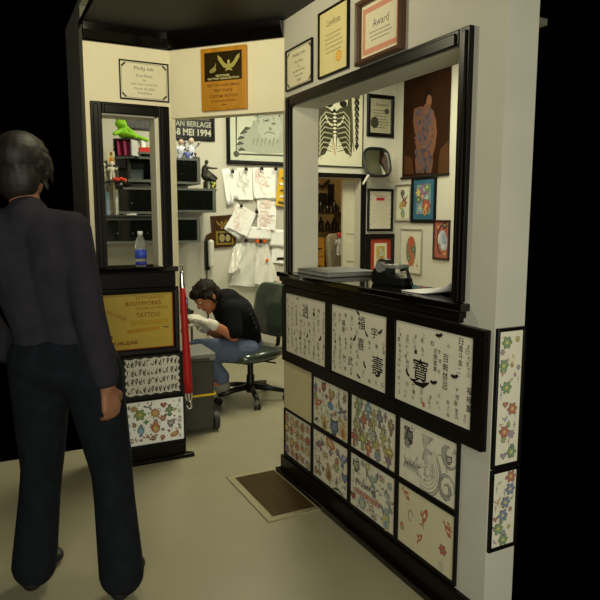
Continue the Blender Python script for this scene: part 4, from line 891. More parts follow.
def art_f4(A, w, h):
    A.poly([(-.5*w, -.5*h), (.5*w, -.5*h), (.5*w, .5*h), (-.5*w, .5*h)], '#b6422c'); A.ell(.12*w, -.02*h, .3*w, .3*h, '#a9b6c4', .2); A.ell(.2*w, .02*h, .17*w, .2*h, '#7f92a8', .2)
    A.flower(-.25*w, .36*h, .045, '#c8452c'); A.flower(.2*w, .4*h, .04, '#2f2a2a'); A.koi(-.2*w, .05*h, .06, '#d8d0c0', 1.4); A.flower(.25*w, -.38*h, .04, '#c9602c'); A.bird(.15*w, -.15*h, .05, '#d0d4d8', .3); A.arc(.05*w, 0, .36*w, .4*h, 1, 4.5, .02, '#3a2a2a')
for (x0, y0, x1, y1, lab, fn, fw, fm, mw, mcx) in (
    (396.3, 185, 411, 221.5, 'slim pale framed drawing with small red flowers beside the blue matted print', art_f1, .016, M('#8a877a', .4, .3), .02, M('#c9c6a8', .6)),
    (412.5, 177, 436, 223, 'colourful flower print with blue mat in black frame under the scroll', art_f2, .035, FRAMEB, .055, M('#2f5f78', .6)),
    (401.5, 228.5, 422, 275, 'oval orange koi painting in pale thin frame low on the side wall', art_f3, .018, M('#b3b2a4', .35, .4), .03, M('#d5d2c2', .6)),
    (434.5, 220, 449.5, 260.5, 'small red and grey print in dark frame nearest the right post', art_f4, .02, M('#3a1f18', .4), 0, None)):
    cy0, cz0, w0, h0 = rectS(x0, y0, x1, y1)
    framed('framed_print', lab, 'picture', (XS-.001, cy0, cz0), RZ_R, w0, h0, fn, mute=.12, fw=fw, d=.02, fmat=fm, mat_w=mw, mat_c=mcx, sheet=M('#d3cfba', .6, var=.03), group='framed drawings on the side wall')
cy0, cz0, w0, h0 = rectS(404, 79.5, 449.5, 174)
t = thing('wall_scroll', 'long brown hanging scroll picturing a tattooed standing figure on the side wall', 'scroll', (XS-.004, cy0, cz0), RZ_R)
b = MB(); b.bx(-w0/2+.012, w0/2-.012, -.004, -.001, -h0/2, h0/2, M('#2a1608', .7, var=.3, scale=3, spec=.1)); A = Art(b, -.004)
def L(px, py): p = PX(px, py, XS-.008); return cy0-p.y, p.z-cz0
SK = '#6b4735'
A.ell(*L(428, 96.5), .055, .075, '#120a06'); A.ell(*L(429, 101), .042, .062, '#7d553e'); A.poly([L(425, 104), L(430, 104), L(431, 109), L(423, 109)], SK)
A.poly([L(414, 109), L(420, 106.5), L(430, 107), L(434, 111), L(433, 122), L(431, 134), L(434, 143), L(432, 153), L(418, 153), L(415, 142), L(417, 132), L(413.5, 122)], SK)
A.poly([L(433, 110), L(436, 120), L(437, 133), L(435, 148), L(432, 158), L(430, 157), L(432, 146), L(433, 132), L(431.5, 120)], SK)
A.poly([L(414, 109), L(413, 122), L(415, 134), L(419, 140), L(420, 136), L(417, 128), L(417, 118)], SK)
A.poly([L(418, 150), L(424, 150), L(425, 165), L(424, 173), L(416, 173), L(415, 160)], SK); A.poly([L(425, 150), L(433, 150), L(433, 163), L(431, 173), L(426, 173), L(425.5, 162)], SK)
r = random.Random(9)
for k in range(120):
    y = r.uniform(109, 171); xs = r.uniform(416, 432); x, z = L(xs, y); A.ell(x, z, r.uniform(.012, .035), r.uniform(.01, .03), r.choice(('#4c4450', '#5a4a50', '#3f3a46', '#6e4a40', '#4a4648')), r.uniform(0, 3), 7)
A.poly([L(404.5, 155), L(412, 158), L(414, 174), L(404.5, 174)], '#4a2c14'); A.poly([L(440, 150), L(449, 140), L(449, 173), L(438, 173)], '#4a2e16')
b.build('picture', t, fix=False)
for z in (-h0/2, h0/2): b = MB(); b.cyl((-w0/2, -.006, z), (w0/2, -.006, z), .014, .014, M('#1a100a', .4)); b.build('rod', t)
# light switch
p = PX(394.5, 176, XS-.001); p = PY(391.5, 176, YB-.001); b = MB(); b.bx(-.035, .035, -.008, 0, -.06, .06, M('#c9c3b0', .5)); b.bx(-.008, .008, -.014, -.008, -.015, .015, M('#bdb7a5', .5)); tag(b.build('light_switch', None, (p.x, YB-.001, p.z), 0, .002), 'small cream light switch plate right below the mirror', 'switch')

# ---- papers pinned on the wall
def sheet(label, px, py, w, h, ang, art=None, mat=SHEETW, off=.004, cat='paper', tilt=.03, group='drawings pinned on the parlour back wall'):
    p = BW(px, py); b = MB(); n = 6; vs = []
    for i in range(n+1):
        for j in range(n+1):
            u, v = i/n-.5, j/n-.5; vs.append((u*w, -off-tilt*(.5-v)**2*h*2-.006*math.sin(i*1.3+px)*(.5-v), v*h))
    b.add(vs, [(i*(n+1)+j, (i+1)*(n+1)+j, (i+1)*(n+1)+j+1, i*(n+1)+j+1) for i in range(n) for j in range(n)], mat, True)
    o = b.build('paper_sheet', None, (p.x, YB-.001, p.z), 0, fix=False); md = o.modifiers.new('t', 'SOLIDIFY'); md.thickness = .002; md.offset = 0
    if art:
        k0 = len(b.v); A = Art(b, -off-.003); art(A, w, h)
        for i in range(k0, len(b.v)):
            x, y, z = b.v[i]; v = z/h; b.v[i] = (x, y-tilt*(.5-v)**2*h*2-.006*math.sin((x/w+.5)*n*1.3+px)*(.5-v)-.003, z)
        bpy.data.objects.remove(o); o = b.build('paper_sheet', None, (p.x, YB-.001, p.z), 0, fix=False)
    o.rotation_euler = (0, ang, 0)
    return tag(o, label, cat, group)
def art_red(A, w, h):
    r = random.Random(int(w*1e4)); c = ('#eed2c8', '#ecccc0', '#f0dcd4')
    for k in range(9): x, z = r.uniform(-.25, .25)*w, r.uniform(-.36, .38)*h; A.arc(x, z, r.uniform(.02, .05), r.uniform(.02, .05), r.uniform(0, 3), r.uniform(4, 6), .006, r.choice(c))
def art_gry(A, w, h):
    r = random.Random(5)
    for k in range(9): x, z = r.uniform(-.2, .25)*w, r.uniform(-.25, .35)*h; A.arc(x, z, r.uniform(.02, .05), r.uniform(.02, .05), r.uniform(0, 3), r.uniform(4, 6), .007, '#cfcfc4')
def art_yel(A, w, h):
    r = random.Random(2)
    for k in range(5): A.poly([(r.uniform(-.4, -.1)*w, (.3-.17*k)*h), (.35*w, (.32-.17*k)*h), (.3*w, (.25-.17*k)*h), (-.3*w, (.24-.17*k)*h)], r.choice(('#5a5040', '#e8e4d0', '#7a6a30')))
sheet('narrow blank white paper hanging leftmost of the pinned drawings', 227.5, 187, .075, .34, -.12, off=.004)
sheet('blank white sheet half hidden behind the grey drawing', 235, 185, .11, .27, -.03, off=.006)
sheet('white sheet with a faint grey drawing, top row of pinned papers', 244, 184, .155, .3, .0, art_gry, off=.014)
sheet('white sheet with faint red drawing, top row of pinned papers', 263, 183, .225, .29, -.03, art_red, off=.014)
sheet('blank white sheet edge showing behind the red drawing', 265, 184, .23, .3, .05, off=.006)
sheet('yellow printed leaflet hanging rightmost beside the post', 282, 188, .12, .36, .15, art_yel, M('#d8ac1c', .5), off=.01)
sheet('small white sheet with red sketch under the top row', 266, 207, .2, .17, -.02, art_red, off=.016)
sheet('white sheet with red sketch, tilted, fourth down beside the bags', 265.5, 222, .2, .145, .1, art_red, off=.024)
sheet('large white sheet turned diamondwise with a faint red sketch', 240, 220, .22, .25, .45, art_red, off=.045)
sheet('blank white sheet tucked under the diamondwise sheet', 236, 226, .2, .2, .62, off=.03)
sheet('wide blank white sheet hanging just above the plastic bags', 257, 233, .28, .12, .06, off=.03)
sheet('blank white sheet beside the post at bag height', 277, 238, .17, .17, .1, off=.012)
def art_bar(A, w, h): A.poly([(-.1*w, -.34*h), (.45*w, -.3*h), (.45*w, -.14*h), (-.1*w, -.2*h)], '#1c1a18')
sheet('white sheet with a thick black bar beside the post', 278, 254, .15, .18, .12, art_bar, off=.006)
sheet('pale pink leaflet lying lowest on the wall behind the chair', 281, 282, .14, .16, .1, off=.002, mat=M('#d8c0ac', .6))
def clip(px, py, lab, c='#1a1916', w=.03):
    p = BW(px, py); b = MB(); b.prism([(-w/2, -.012), (w/2, -.012), (w/3, .014), (-w/3, .014)], -.055, -.03, M(c, .4), axis='y'); b.tube([(-w/4, -.045, .012), (-w/4, -.045, .03), (w/4, -.045, .03), (w/4, -.045, .012)], .0025, STEEL, 6); b.cyl((0, -.04, .02), (0, -.001, .02), .003, .003, STEEL, 6)
    tag(b.build('binder_clip', None, (p.x, YB-.001, p.z)), lab, 'clip', 'clips holding the pinned papers')
clip(231, 172, 'black clip above the narrow blank paper'); clip(244.5, 169.5, 'black clip above the grey drawing'); clip(260, 169, 'black clip above the red drawing'); clip(274, 169.5, 'black clip nearest the yellow leaflet'); clip(239.5, 206, 'black clip above the diamondwise sheet'); clip(255, 212, 'black clip between the diamondwise sheet and the red sketches')
clip(244.5, 240.5, 'dark clip at the left end above the plastic bags'); clip(255.5, 241, 'first orange clip above the plastic bags', '#e0641a', .038); clip(259, 241.5, 'black clip between the two orange ones'); clip(262.8, 241, 'second orange clip, right of the black one', '#e0641a', .034)
# clear plastic bags
BAG = M('#f0eee4', .2, var=.05, scale=8, trans=.15, alpha=.86, bump=.5)
def bag(label, pts, off, seed):
    r = random.Random(seed); N = 12; a, b_, c, d_ = [BW(*p) for p in pts]; o0 = (a+b_+c+d_)/4; mb = MB(); vs = []
    for side in (0, 1):
        for i in range(N+1):
            for j in range(N+1):
                u, v = i/N, j/N; p = (a*(1-u)+b_*u)*(1-v)+(d_*(1-u)+c*u)*v
                bulge = math.sin(PI*u)*(.25+.75*v)*.035; wr = .012*math.sin(u*14+seed+v*3)*math.sin(v*9+seed)
                y = -(.006+off*v)+(.0 if side else -bulge)+(wr if not side else 0); vs.append((p.x-o0.x, y, p.z-o0.z+(.012*math.sin(u*7+seed)*v)))
    M2 = (N+1)**2
    for s in (0, 1): mb.add(vs[s*M2:(s+1)*M2], [(i*(N+1)+j, (i+1)*(N+1)+j, (i+1)*(N+1)+j+1, i*(N+1)+j+1) for i in range(N) for j in range(N)], BAG, True)
    return tag(mb.build('plastic_bag', None, (o0.x, YB-.001, o0.z), fix=False), label, 'bag', 'clear plastic bags on the parlour wall')
bag('wide clear plastic bag hanging lowest, reaching left under the papers', [(241, 243), (262, 243), (274, 283), (229, 287)], .006, 1)
bag('clear plastic bag with an orange knob hanging at the right', [(256, 243), (267, 244), (275.5, 281), (252, 284)], .062, 2)
bag('narrow crumpled clear bag hanging at far left of the bags', [(234, 244), (243, 243), (238, 268), (226, 272)], .062, 3)
p = BW(264, 260); b = MB(); b.ell((0, 0, 0), (.018, .012, .018), M('#e0701a', .4)); tag(b.build('knob', None, (p.x, YB-.078, p.z)), 'round orange knob on the right plastic bag', 'knob')

# ---- brown award plaque and the handset under it
pc = BW(222.5, 231); t = thing('award_plaque', 'dark brown shield-shaped wooden award with gold picture plate on the back wall', 'plaque', (pc.x, YB-.001, pc.z), 0)
WD = M('#3f2712', .35, var=.25, scale=24, kind='wood')
def LB(px, py): p = BW(px, py); return p.x-pc.x, p.z-pc.z
b = MB(); b.prism([LB(210, 216), LB(220, 215.5), LB(232, 214.5), LB(233, 226), LB(236, 231), LB(235, 245), LB(228, 247), LB(214, 248), LB(211, 240), LB(204, 241), LB(206, 235), LB(211, 232)], -.02, 0, WD, axis='y'); b.build('board', t, bevel=.004)
b = MB(); x0, z0 = LB(215, 231); x1, z1 = LB(233, 244.5); b.bx(x0, x1, -.026, -.0201, z0, z1, M('#b59a4a', .3, .6)); A = Art(b, -.026); A.poly([(x0+.02, z1+.02), (x1-.02, z1+.02), (x1-.02, z0-.02), (x0+.02, z0-.02)], '#26211a'); A.ell((x0*2+x1)/3, (z0+z1)/2, .03, .04, '#8f8350'); A.ell((x0+2*x1)/3, (z0+z1)/2, .025, .035, '#9a8c5c'); b.build('plate', t, fix=False, label='gold edged picture plate')
b = MB(); A = Art(b, -.0205); x, z = LB(221, 223); A.bird(x, z, .07, '#8a6a2c', .1); b.build('emblem', t, fix=False)
pc = BW(209, 253); t = thing('wall_phone', 'pale handset hanging on a dark wall cradle under the brown award', 'phone', (pc.x, YB-.001, pc.z), 0)
b = MB(); b.bx(-.05, .0, -.03, 0, -.16, .12, PLASTB); b.build('cradle', t, bevel=.006)
b = MB(); b.capsule((.0, -.06, -.11), .026, (.0, -.06, .1), .03, M('#cfccc0', .4)); b.build('handset', t)
b = MB(); b.tube([(-.03, -.02, -.16), (-.035, -.015, -.3), (-.02, -.012, -.5), (-.03, -.01, -.8)], .007, PLASTB, 8); b.build('cord', t)

# ================================================================== BLACK SHELVING ON THE BACK WALL
YF = 5.30
def SF(x, y): return PY(x, y, YF)
def cabinet(label, px0, px1, py0, py1, glass=True, n_div=1, grp='black cabinets on the parlour back wall', dep=None):
    a = SF(px0, py0); c = SF(px1, py1); w, h = c.x-a.x, a.z-c.z; dp = (YB-.002-YF) if dep is None else dep
    t = thing('wall_cabinet', label, 'cabinet', (a.x+w/2, YF, c.z), 0, grp)
    b = MB(); th = .022
    b.bx(-w/2, w/2, 0, dp, 0, th, SHELFB); b.bx(-w/2, w/2, 0, dp, h-th, h, SHELFB); b.bx(-w/2, -w/2+th, 0, dp, th, h-th, SHELFB); b.bx(w/2-th, w/2, 0, dp, th, h-th, SHELFB); b.bx(-w/2+th, w/2-th, dp-.01, dp, th, h-th, SHELFB)
    b.build('carcass', t, bevel=.002)
    b = MB(); b.bx(-w/2, w/2, -.006, -.0005, 0, .02, SHELFG); b.bx(-w/2, w/2, -.006, -.0005, h-.018, h, SHELFG); b.bx(w/2-.03, w/2, -.006, -.0005, .02, h-.018, SHELFG); b.build('edge_strip', t, label='grey metal edging')
    if glass:
        for k in range(n_div):
            x0 = -w/2+.01+(w-.045)*k/n_div; x1 = -w/2+.01+(w-.045)*(k+1)/n_div-.004; b = MB(); b.bx(x0, x1, -.0045, -.001, .022, h-.02, M('#20241f', .06, var=.1, trans=.6, alpha=.7)); d_ = b.build('glass_door', t); b = MB(); b.cyl(((x0+x1)/2+.03, -.012, h*.4), ((x0+x1)/2+.03, -.0045, h*.4), .006, .006, STEEL, 8); b.build('knob', d_)
    return t, w, h
cabinet('black glass-fronted cabinet below the figurines, seen through the doorway', 158, 200.5, 157, 184.5)
cabinet('wide black glass cabinet carrying the rider statuette', 158, 216, 187.5, 212.5, n_div=2)
cabinet('lowest small black cabinet right of the white jamb', 158, 200.5, 217.5, 242.5)
cabinet('black open cabinet with grey panel inside, upper left opening', 127, 156.5, 156, 182.5, glass=False)
cabinet('black glass cabinet behind the left opening, middle row', 118, 156.5, 187, 214, n_div=2)
cabinet('lowest black cabinet above the water bottle', 104, 156.5, 218, 243, n_div=3)
b = MB(); a = SF(132, 168); c = SF(147, 180.5); b.bx(a.x, c.x, YF+.12, YF+.14, c.z, a.z, M('#56625f', .4)); b.build('tmp')
o = bpy.data.objects['tmp']; o.name = 'grey_box_lid'; o.data.name = 'grey_box_lid'; tag(o, 'grey-green flat panel standing inside the open upper cabinet', 'panel')
a = SF(104, 215); c = SF(158, 217.5); b = MB(); b.bx(a.x, c.x, YF-.03, YB-.002, c.z, a.z-.002, SHELFB); tag(b.build('wall_shelf', None, bevel=.002), 'thin black shelf board between two cabinet rows behind the left opening', 'shelf')
a = SF(131, 151.5); c = SF(156.5, 154.8); b = MB(); b.bx(a.x, c.x, YF-.02, YB-.002, c.z, a.z, SHELFG); tag(b.build('wall_shelf', None, bevel=.002), 'grey shelf carrying the red box in the left opening', 'shelf')
topz = a.z
b = MB(); a = SF(132, 139.5); b.bx(a.x, a.x+.02, YF+.12, YB-.002, topz+.001, a.z, SHELFG); tag(b.build('shelf_divider', None), 'grey upright board at the left end of the grey shelf', 'board')
def item(name, label, cat, px, z, Y, fn, group=None, rz=0):
    p = PY(px, 150, Y); b = MB(); fn(b); return tag(b.build(name, None, (p.x, Y, z), rz), label, cat, group)
item('dark_bottle', 'dark bottle at the left of the grey shelf', 'bottle', 136.8, topz+.001, YF+.19, lambda b: b.lathe([(0, 0), (.04, 0), (.042, .01), (.042, .09), (.02, .12), (.018, .15), (0, .15)], (0, 0, 0), M('#1d1a18', .3)))
item('white_bottle', 'white pump bottle behind the red box', 'bottle', 142.2, topz+.001, YF+.1, lambda b: b.lathe([(0, 0), (.03, 0), (.032, .01), (.03, .08), (.014, .1), (.012, .125), (0, .125)], (0, 0, 0), M('#d5d6d2', .4)))
item('red_box', 'small red box at the front of the grey shelf', 'box', 144.5, topz+.001, YF+.012, lambda b: b.box((0, 0, .018), (.095, .05, .036), M('#c2281c', .4)))
item('folded_cloth', 'pale yellow-green folded cloth on the grey shelf', 'cloth', 153.2, topz+.001, YF+.06, lambda b: (pad(b, (0, 0, .028), (.065, .06, .028), M('#c5cc86', .8, bump=.4)), b.ell((.01, 0, .06), (.02, .02, .025), M('#d9dccb', .7))))
# lime plush and leaning files on the left cabinet
a = SF(104, 131); zt2 = a.z
cL = SF(104, 137); cR = SF(121.5, 161)
BXY = (SF(116.5, 0).x, YF-.03); BZ0 = SF(0, 152).z; t = thing('file_box', 'black open magazine box holding pink files at the left edge of the opening', 'box', (*BXY, BZ0), -.72)
b = MB(); ww, hh, dd_ = .17, .15, .15
b.bx(-ww/2, ww/2, 0, dd_, 0, .012, SHELFB); b.bx(-ww/2, ww/2, dd_-.012, dd_, .012, hh, SHELFB); b.bx(-ww/2, -ww/2+.012, 0, dd_-.012, .012, hh, SHELFB); b.bx(-ww/2, ww/2, 0, dd_-.012, hh-.012, hh, SHELFB); b.build('shell', t)
b = MB(); b.bx(ww/2-.012, ww/2, -.002, dd_-.012, .012, hh-.012, M('#b9bab8', .5)); b.build('end_panel', t, label='pale grey end panel')
b = MB(); b.bx(-ww/2-.02, ww/2+.01, -.01, .0, -.012, 0, SHELFG); b.build('lip', t)
bz = BZ0+.0125
for i, (dx, c) in enumerate(((-.045, '#b83a68'), (.015, '#c24a7a'))):
    b = MB(); b.box((0, 0, .06), (.02, .12, .118), M(c, .5), (0, -.08, 0)); m = Matrix.Rotation(-.72, 4, 'Z') @ V((dx, .07, 0))
    tag(b.build('file', None, (BXY[0]+m.x, BXY[1]+m.y, bz), -.72), ('pink file at the left in the black magazine box', 'pink file at the right in the black magazine box')[i], 'file', 'pink files in the magazine box')
pz = BZ0+hh+.001
t = thing('plush_toy', 'lime green plush frog lying across the top of the magazine box', 'toy', (BXY[0]+.03, BXY[1]+.06, pz), .0)
LIME = M('#7cb81c', .8, var=.12, scale=30, bump=.4)
mb = MB(); mb.ell((0, 0, .055), (.06, .05, .055), None); mb.ell((-.03, -.02, .115), (.05, .045, .035), None); mb.ell((-.055, -.03, .145), (.016, .016, .016), None); mb.ell((-.01, -.03, .148), (.016, .016, .016), None)
mb.capsule((.03, -.03, .07), .02, (.09, -.05, .02), .017, None); mb.capsule((.09, -.05, .02), .017, (.15, -.06, .0), .016, None); mb.ell((.165, -.06, -.004), (.024, .018, .015), None); mb.capsule((-.03, -.03, .06), .02, (-.09, -.06, .03), .018, None); mb.capsule((.02, -.04, .03), .022, (.07, -.09, .012), .018, None)
organic(mb, 'body', t, LIME, .006, 4)
for x in (-.055, -.01): b = MB(); b.ell((x, -.045, .15), (.006, .004, .006), M('#10120c', .2)); b.build('eye', t)
a = SF(107.5, 151); c = SF(115.5, 165); 
cab_y = YF+.02
b = MB(); b.bx(SF(104, 0).x, SF(121, 0).x, cab_y, YB-.002, c.z-.02, BZ0-.0135, SHELFB); b.bx(SF(121, 0).x, SF(126.5, 0).x, cab_y+.03, YB-.002, SF(0, 182).z, BZ0-.03, M('#3a3828', .4)); tag(b.build('wall_cabinet', None, bevel=.003), 'black cupboard under the magazine box at the left edge of the opening', 'cabinet', 'black cabinets on the parlour back wall')
b = MB(); w_, h_ = c.x-a.x, a.z-c.z; b.bx(-w_/2, w_/2, -.003, 0, -h_/2, h_/2, M('#c9c0a0', .6)); A = Art(b, -.003); A.flame(0, -.01, h_*.36, '#c9972c', '#a8301c'); A.ell(0, .035, .012, .016, '#7a5a20'); tag(b.build('picture_card', None, ((a.x+c.x)/2, cab_y-.0005, (a.z+c.z)/2), fix=False), 'small card with a yellow and red flame on the black cupboard', 'card')
# magazines and figures at the far left, on the thin shelf
zsh = SF(104, 215).z
for i, (px, hh, c) in enumerate(((106.2, .19, '#7f9ab0'), (109.5, .24, '#6f624a'), (112.6, .27, '#a59a80'), (115.6, .255, '#b9bcb0'))):
    item('magazine', ('blue spined magazine leftmost on the thin black shelf', 'brown spined magazine second from left on the thin black shelf', 'tan spined magazine third from left on the thin black shelf', 'pale grey magazine at the right of the shelf row')[i], 'magazine', px, zsh, YF+.03 if i < 3 else YF-.0, lambda b, hh=hh, c=c: b.box((0, .06, hh/2), (.027 if hh < .26 else .016, .11, hh), M(c, .5, var=.3, scale=30)), 'magazines on the thin black shelf')
zf = zsh+.275
b = MB(); a0 = SF(104, 0).x; a1 = SF(117.5, 0).x; b.bx(a0, a1, YF-.01, YB-.01, zf, zf+.008, SHELFG); tag(b.build('wall_shelf', None), 'short grey shelf over the magazines carrying small figures', 'shelf')
zf += .0085
def figurine(label, px, mats, sc, Y=YF+.04, grp='small figures on the shelves', arm=.5, z=None):
    zz = zf if z is None else z
    p = PY(px, 180, Y); t = thing('figurine', label, 'figurine', (p.x, Y, zz), 0, grp); s = sc
    mb = MB()
    for k in (-1, 1): mb.capsule((k*.022*s, 0, .0+.012*s), .014*s, (k*.016*s, 0, .09*s), .02*s, None, 8); mb.ell((k*.024*s, -.012*s, .01*s), (.016*s, .026*s, .01*s), None)
    mb.ell((0, 0, .13*s), (.036*s, .026*s, .052*s), None); 
    for k in (-1, 1): mb.capsule((k*.034*s, 0, .165*s), .013*s, (k*.065*s, -.02*s, (.165-.06*arm)*s), .011*s, None, 8); mb.capsule((k*.065*s, -.02*s, (.165-.06*arm)*s), .011*s, (k*.06*s, -.06*s, (.15+.04*(1-arm))*s), .009*s, None, 8)
    mb.capsule((0, 0, .18*s), .014*s, (0, 0, .2*s), .013*s, None, 8)
    organic(mb, 'body', t, mats[0], .005*s, 2)
    b = MB(); b.ell((0, -.004*s, .222*s), (.027*s, .028*s, .032*s), mats[1]); b.build('head', t); b = MB(); b.ell((0, .004*s, .238*s), (.03*s, .03*s, .022*s), mats[2]); b.build('hair', t)
figurine('pale figurine at the left edge over the magazines', 104.5, (M('#b9b5a2', .5), M('#c9c4b0', .5), M('#8a867a', .5)), .55)
figurine('white skull-headed figurine next to the red flower', 112.5, (M('#c4c2b0', .5), M('#d5d2c0', .5), M('#c0bda8', .5)), .6, YF+.0)
p = PY(119, 180, YF-.03); t = thing('flower_pot', 'red silk flower in a small dark pot beside the white figurine', 'flower', (p.x, YF-.03, SF(0, 187).z+.001))
b = MB(); b.lathe([(0, 0), (.03, 0), (.04, .05), (.036, .05), (0, .045)], (0, 0, 0), PLASTB); b.build('pot', t)
b = MB()
for k in range(9): a_ = k*2.4; r_ = .012+.005*k; b.ell((r_*math.cos(a_), r_*math.sin(a_), .085-.002*k), (.022, .018, .012), M('#c43418', .5), (.4*math.sin(a_), -.4*math.cos(a_), 0))
b.build('petals', t); b = MB(); b.cyl((0, 0, .04), (0, 0, .085), .005, .005, M('#3f5a24', .6), 8); b.ell((.03, 0, .06), (.03, .012, .006), M('#3f5a24', .6)); b.build('stem', t)
p = SF(130, 213.5); b = MB(); b.box((0, 0, .005), (.09, .06, .008), M('#c9cac4', .5)); b.box((.02, -.01, .0115), (.05, .04, .004), M('#d8d8d2', .5)); tag(b.build('paper_pad', None, (p.x+.0, YF-.005, zsh-.001), .2), 'small white paper pad lying at the edge of the thin shelf', 'paper')
# figures over the doorway cabinets
zc1 = SF(0, 157).z+.0005; zc2 = SF(0, 187.5).z+.0005
WF = M('#c3c6d2', .4); BL = M('#4a5c9a', .4); DK = M('#24201e', .5); RD = M('#7a3a28', .5)
figurine('white figurine with dark hair, leftmost on the cabinet by the jamb', 181.5, (WF, M('#c9a890', .5), DK), .88, YF+.06, z=zc1)
figurine('small blue figurine in the middle of the cabinet top', 188, (BL, M('#d0c8c0', .5), WF), .6, YF+.03, z=zc1)
figurine('taller white figurine behind the blue one', 191.5, (WF, M('#c9b8a8', .5), DK), 1.0, YF+.17, z=zc1, arm=-.4)
figurine('squat dark red figurine at the right end of the cabinet top', 196, (DK, RD, RD), .42, YF+.05, z=zc1)
p = PY(208, 180, YF+.06); t = thing('statuette', 'dark bronze statuette of a rider with outstretched arm on the wide cabinet', 'statuette', (p.x, YF+.06, zc2))
BZ = M('#38382e', .35, .5, var=.2)
b = MB(); b.lathe([(0, 0), (.055, 0), (.06, .015), (.045, .03), (.04, .09), (0, .1)], (0, 0, 0), BZ); b.build('rock', t)
mb = MB(); mb.ell((-.01, 0, .13), (.06, .03, .04), None, (0, .5, 0)); mb.capsule((-.03, 0, .14), .03, (-.03, 0, .19), .028, None); mb.ell((-.025, 0, .2), (.03, .026, .035), None); mb.capsule((-.02, 0, .225), .012, (-.015, 0, .24), .01, None); mb.ell((-.01, 0, .26), (.018, .016, .022), None)
mb.capsule((-.02, -.02, .215), .011, (.03, -.03, .205), .01, None); mb.capsule((.03, -.03, .205), .01, (.075, -.035, .207), .007, None); mb.capsule((-.01, .02, .2), .01, (.03, .02, .17), .009, None); mb.capsule((.0, -.02, .13), .018, (.05, -.03, .1), .016, None); mb.capsule((.05, -.03, .1), .015, (.055, -.03, .05), .012, None); mb.capsule((.03, 0, .15), .022, (.075, 0, .12), .015, None)
organic(mb, 'figure', t, BZ, .005, 2)
p = PY(214, 180, YF+.03); t = thing('flower_pot', 'tiny pot of yellow and green flowers beside the statuette', 'flower', (p.x, YF+.03, zc2))
b = MB(); b.lathe([(0, 0), (.018, 0), (.024, .025), (0, .026)], (0, 0, 0), M('#6a4a2c', .6)); b.build('pot', t)
b = MB(); r = random.Random(8)
for k in range(14): b.ell((r.uniform(-.025, .025), r.uniform(-.02, .02), .035+r.uniform(0, .045)), (.011,)*3, M(r.choice(('#d8b83a', '#6a9a3a', '#c9803a', '#88b04a')), .6), n=8, k=6)
b.build('petals', t)

# ================================================================== STOREROOM THROUGH THE BACK DOORWAY
def PSR(x, y, Y): return PY(x, y, Y)
Yd = 6.25
a = PSR(309, 238, Yd); c = PSR(324.5, 275, Yd)
t = thing('drawer_unit', 'golden wooden drawer unit at the left inside the back doorway', 'drawers', ((a.x+c.x)/2, Yd, 0)); w = c.x-a.x
GW = M('#c08a2c', .4, var=.15, kind='wood', scale=14)
b = MB(); b.bx(-w/2, w/2, 0, .45, .0, a.z, GW); b.build('carcass', t, bevel=.004)
for k in range(5):
    b = MB(); z1 = a.z-.03-.2*k; b.bx(-w/2+.012, w/2-.012, -.012, -.0005, z1-.18, z1, GW); dr = b.build('drawer', t, bevel=.003); b = MB(); b.cyl((-.03, -.025, z1-.09), (.05, -.025, z1-.09), .006, .006, PLASTB, 8); b.build('handle', dr)
pcx = PSR(336, 250, 6.4); t = thing('office_chair', 'pale plastic-wrapped office chair inside the back doorway', 'chair', (pcx.x, 6.4, 0))
PL = M('#b9b190', .2, var=.12, coat=.5, bump=.3)
b = MB(); pad(b, (0, .02, 1.0), (.125, .05, .24), PL, (-.1, 0, 0)); b.build('backrest', t); b = MB(); pad(b, (.0, -.06, 1.0), (.08, .02, .19), M('#8f8a72', .25, coat=.5)); b.build('cushion', t)
b = MB(); pad(b, (0, -.2, .55), (.22, .22, .05), PL); b.build('seat', t); b = MB(); b.cyl((0, -.2, .06), (0, -.2, .52), .03, .03, PLASTB); b.tube([(0, -.1, .5), (0, .06, .55), (0, .08, .9)], .02, PLASTB, 8); b.build('column', t)
for k in range(5): a_ = k*2*PI/5; b = MB(); b.tube([(0, -.2, .09), (.25*math.cos(a_), -.2+.25*math.sin(a_), .03)], .022, PLASTB, 8); b.build('leg', t)
pq = PSR(340, 244, 6.0); figurine('red, white and blue toy figure hanging before the pale chair', 340, (M('#c9c9c4', .5), M('#b8302c', .5), M('#b8302c', .5)), 1.0, 6.02, 'toy in the storeroom', z=pq.z-.13)
# dark shelf with bottles
Ysh = 7.2
b0 = PSR(312, 230, Ysh); b1 = PSR(344, 212, Ysh)
t = thing('storage_shelf', 'dark wooden shelf rack deep inside the back doorway', 'shelf', ((b0.x+b1.x)/2+.1, Ysh, 0)); w = .84
SWD = M('#3f2e18', .6, var=.2, kind='wood', scale=12)
for z in (.4, b0.z, b1.z): b = MB(); b.bx(-w/2+.0005, w/2-.0005, 0, .2, z-.03, z, SWD); b.build('board', t)
for x in (-w/2-.02, w/2+.02): b = MB(); b.bx(x-.02, x+.02, 0, .2, 0, b1.z+.03, SWD); b.build('upright', t)
r = random.Random(12)
for lev, z in enumerate((b0.z, b1.z)):
    for k in range(8):
        x = (b0.x+b1.x)/2+.1-w/2+.06+k*.103; hh = r.uniform(.11, .17); col_ = r.choice(('#14120f', '#201a14', '#1a1c22', '#2a2018'))
        b = MB(); b.lathe([(0, 0), (.036, 0), (.038, .01), (.038, hh*.6), (.014, hh*.78), (.013, hh), (0, hh)], (0, 0, 0), M(col_, .25))
        tag(b.build('ink_bottle', None, (x, Ysh+.1, z+.0005)), ('dark bottle on the lower storeroom shelf', 'dark bottle on the upper storeroom shelf')[lev], 'bottle', ('bottles on the lower storeroom shelf', 'bottles on the upper storeroom shelf')[lev])
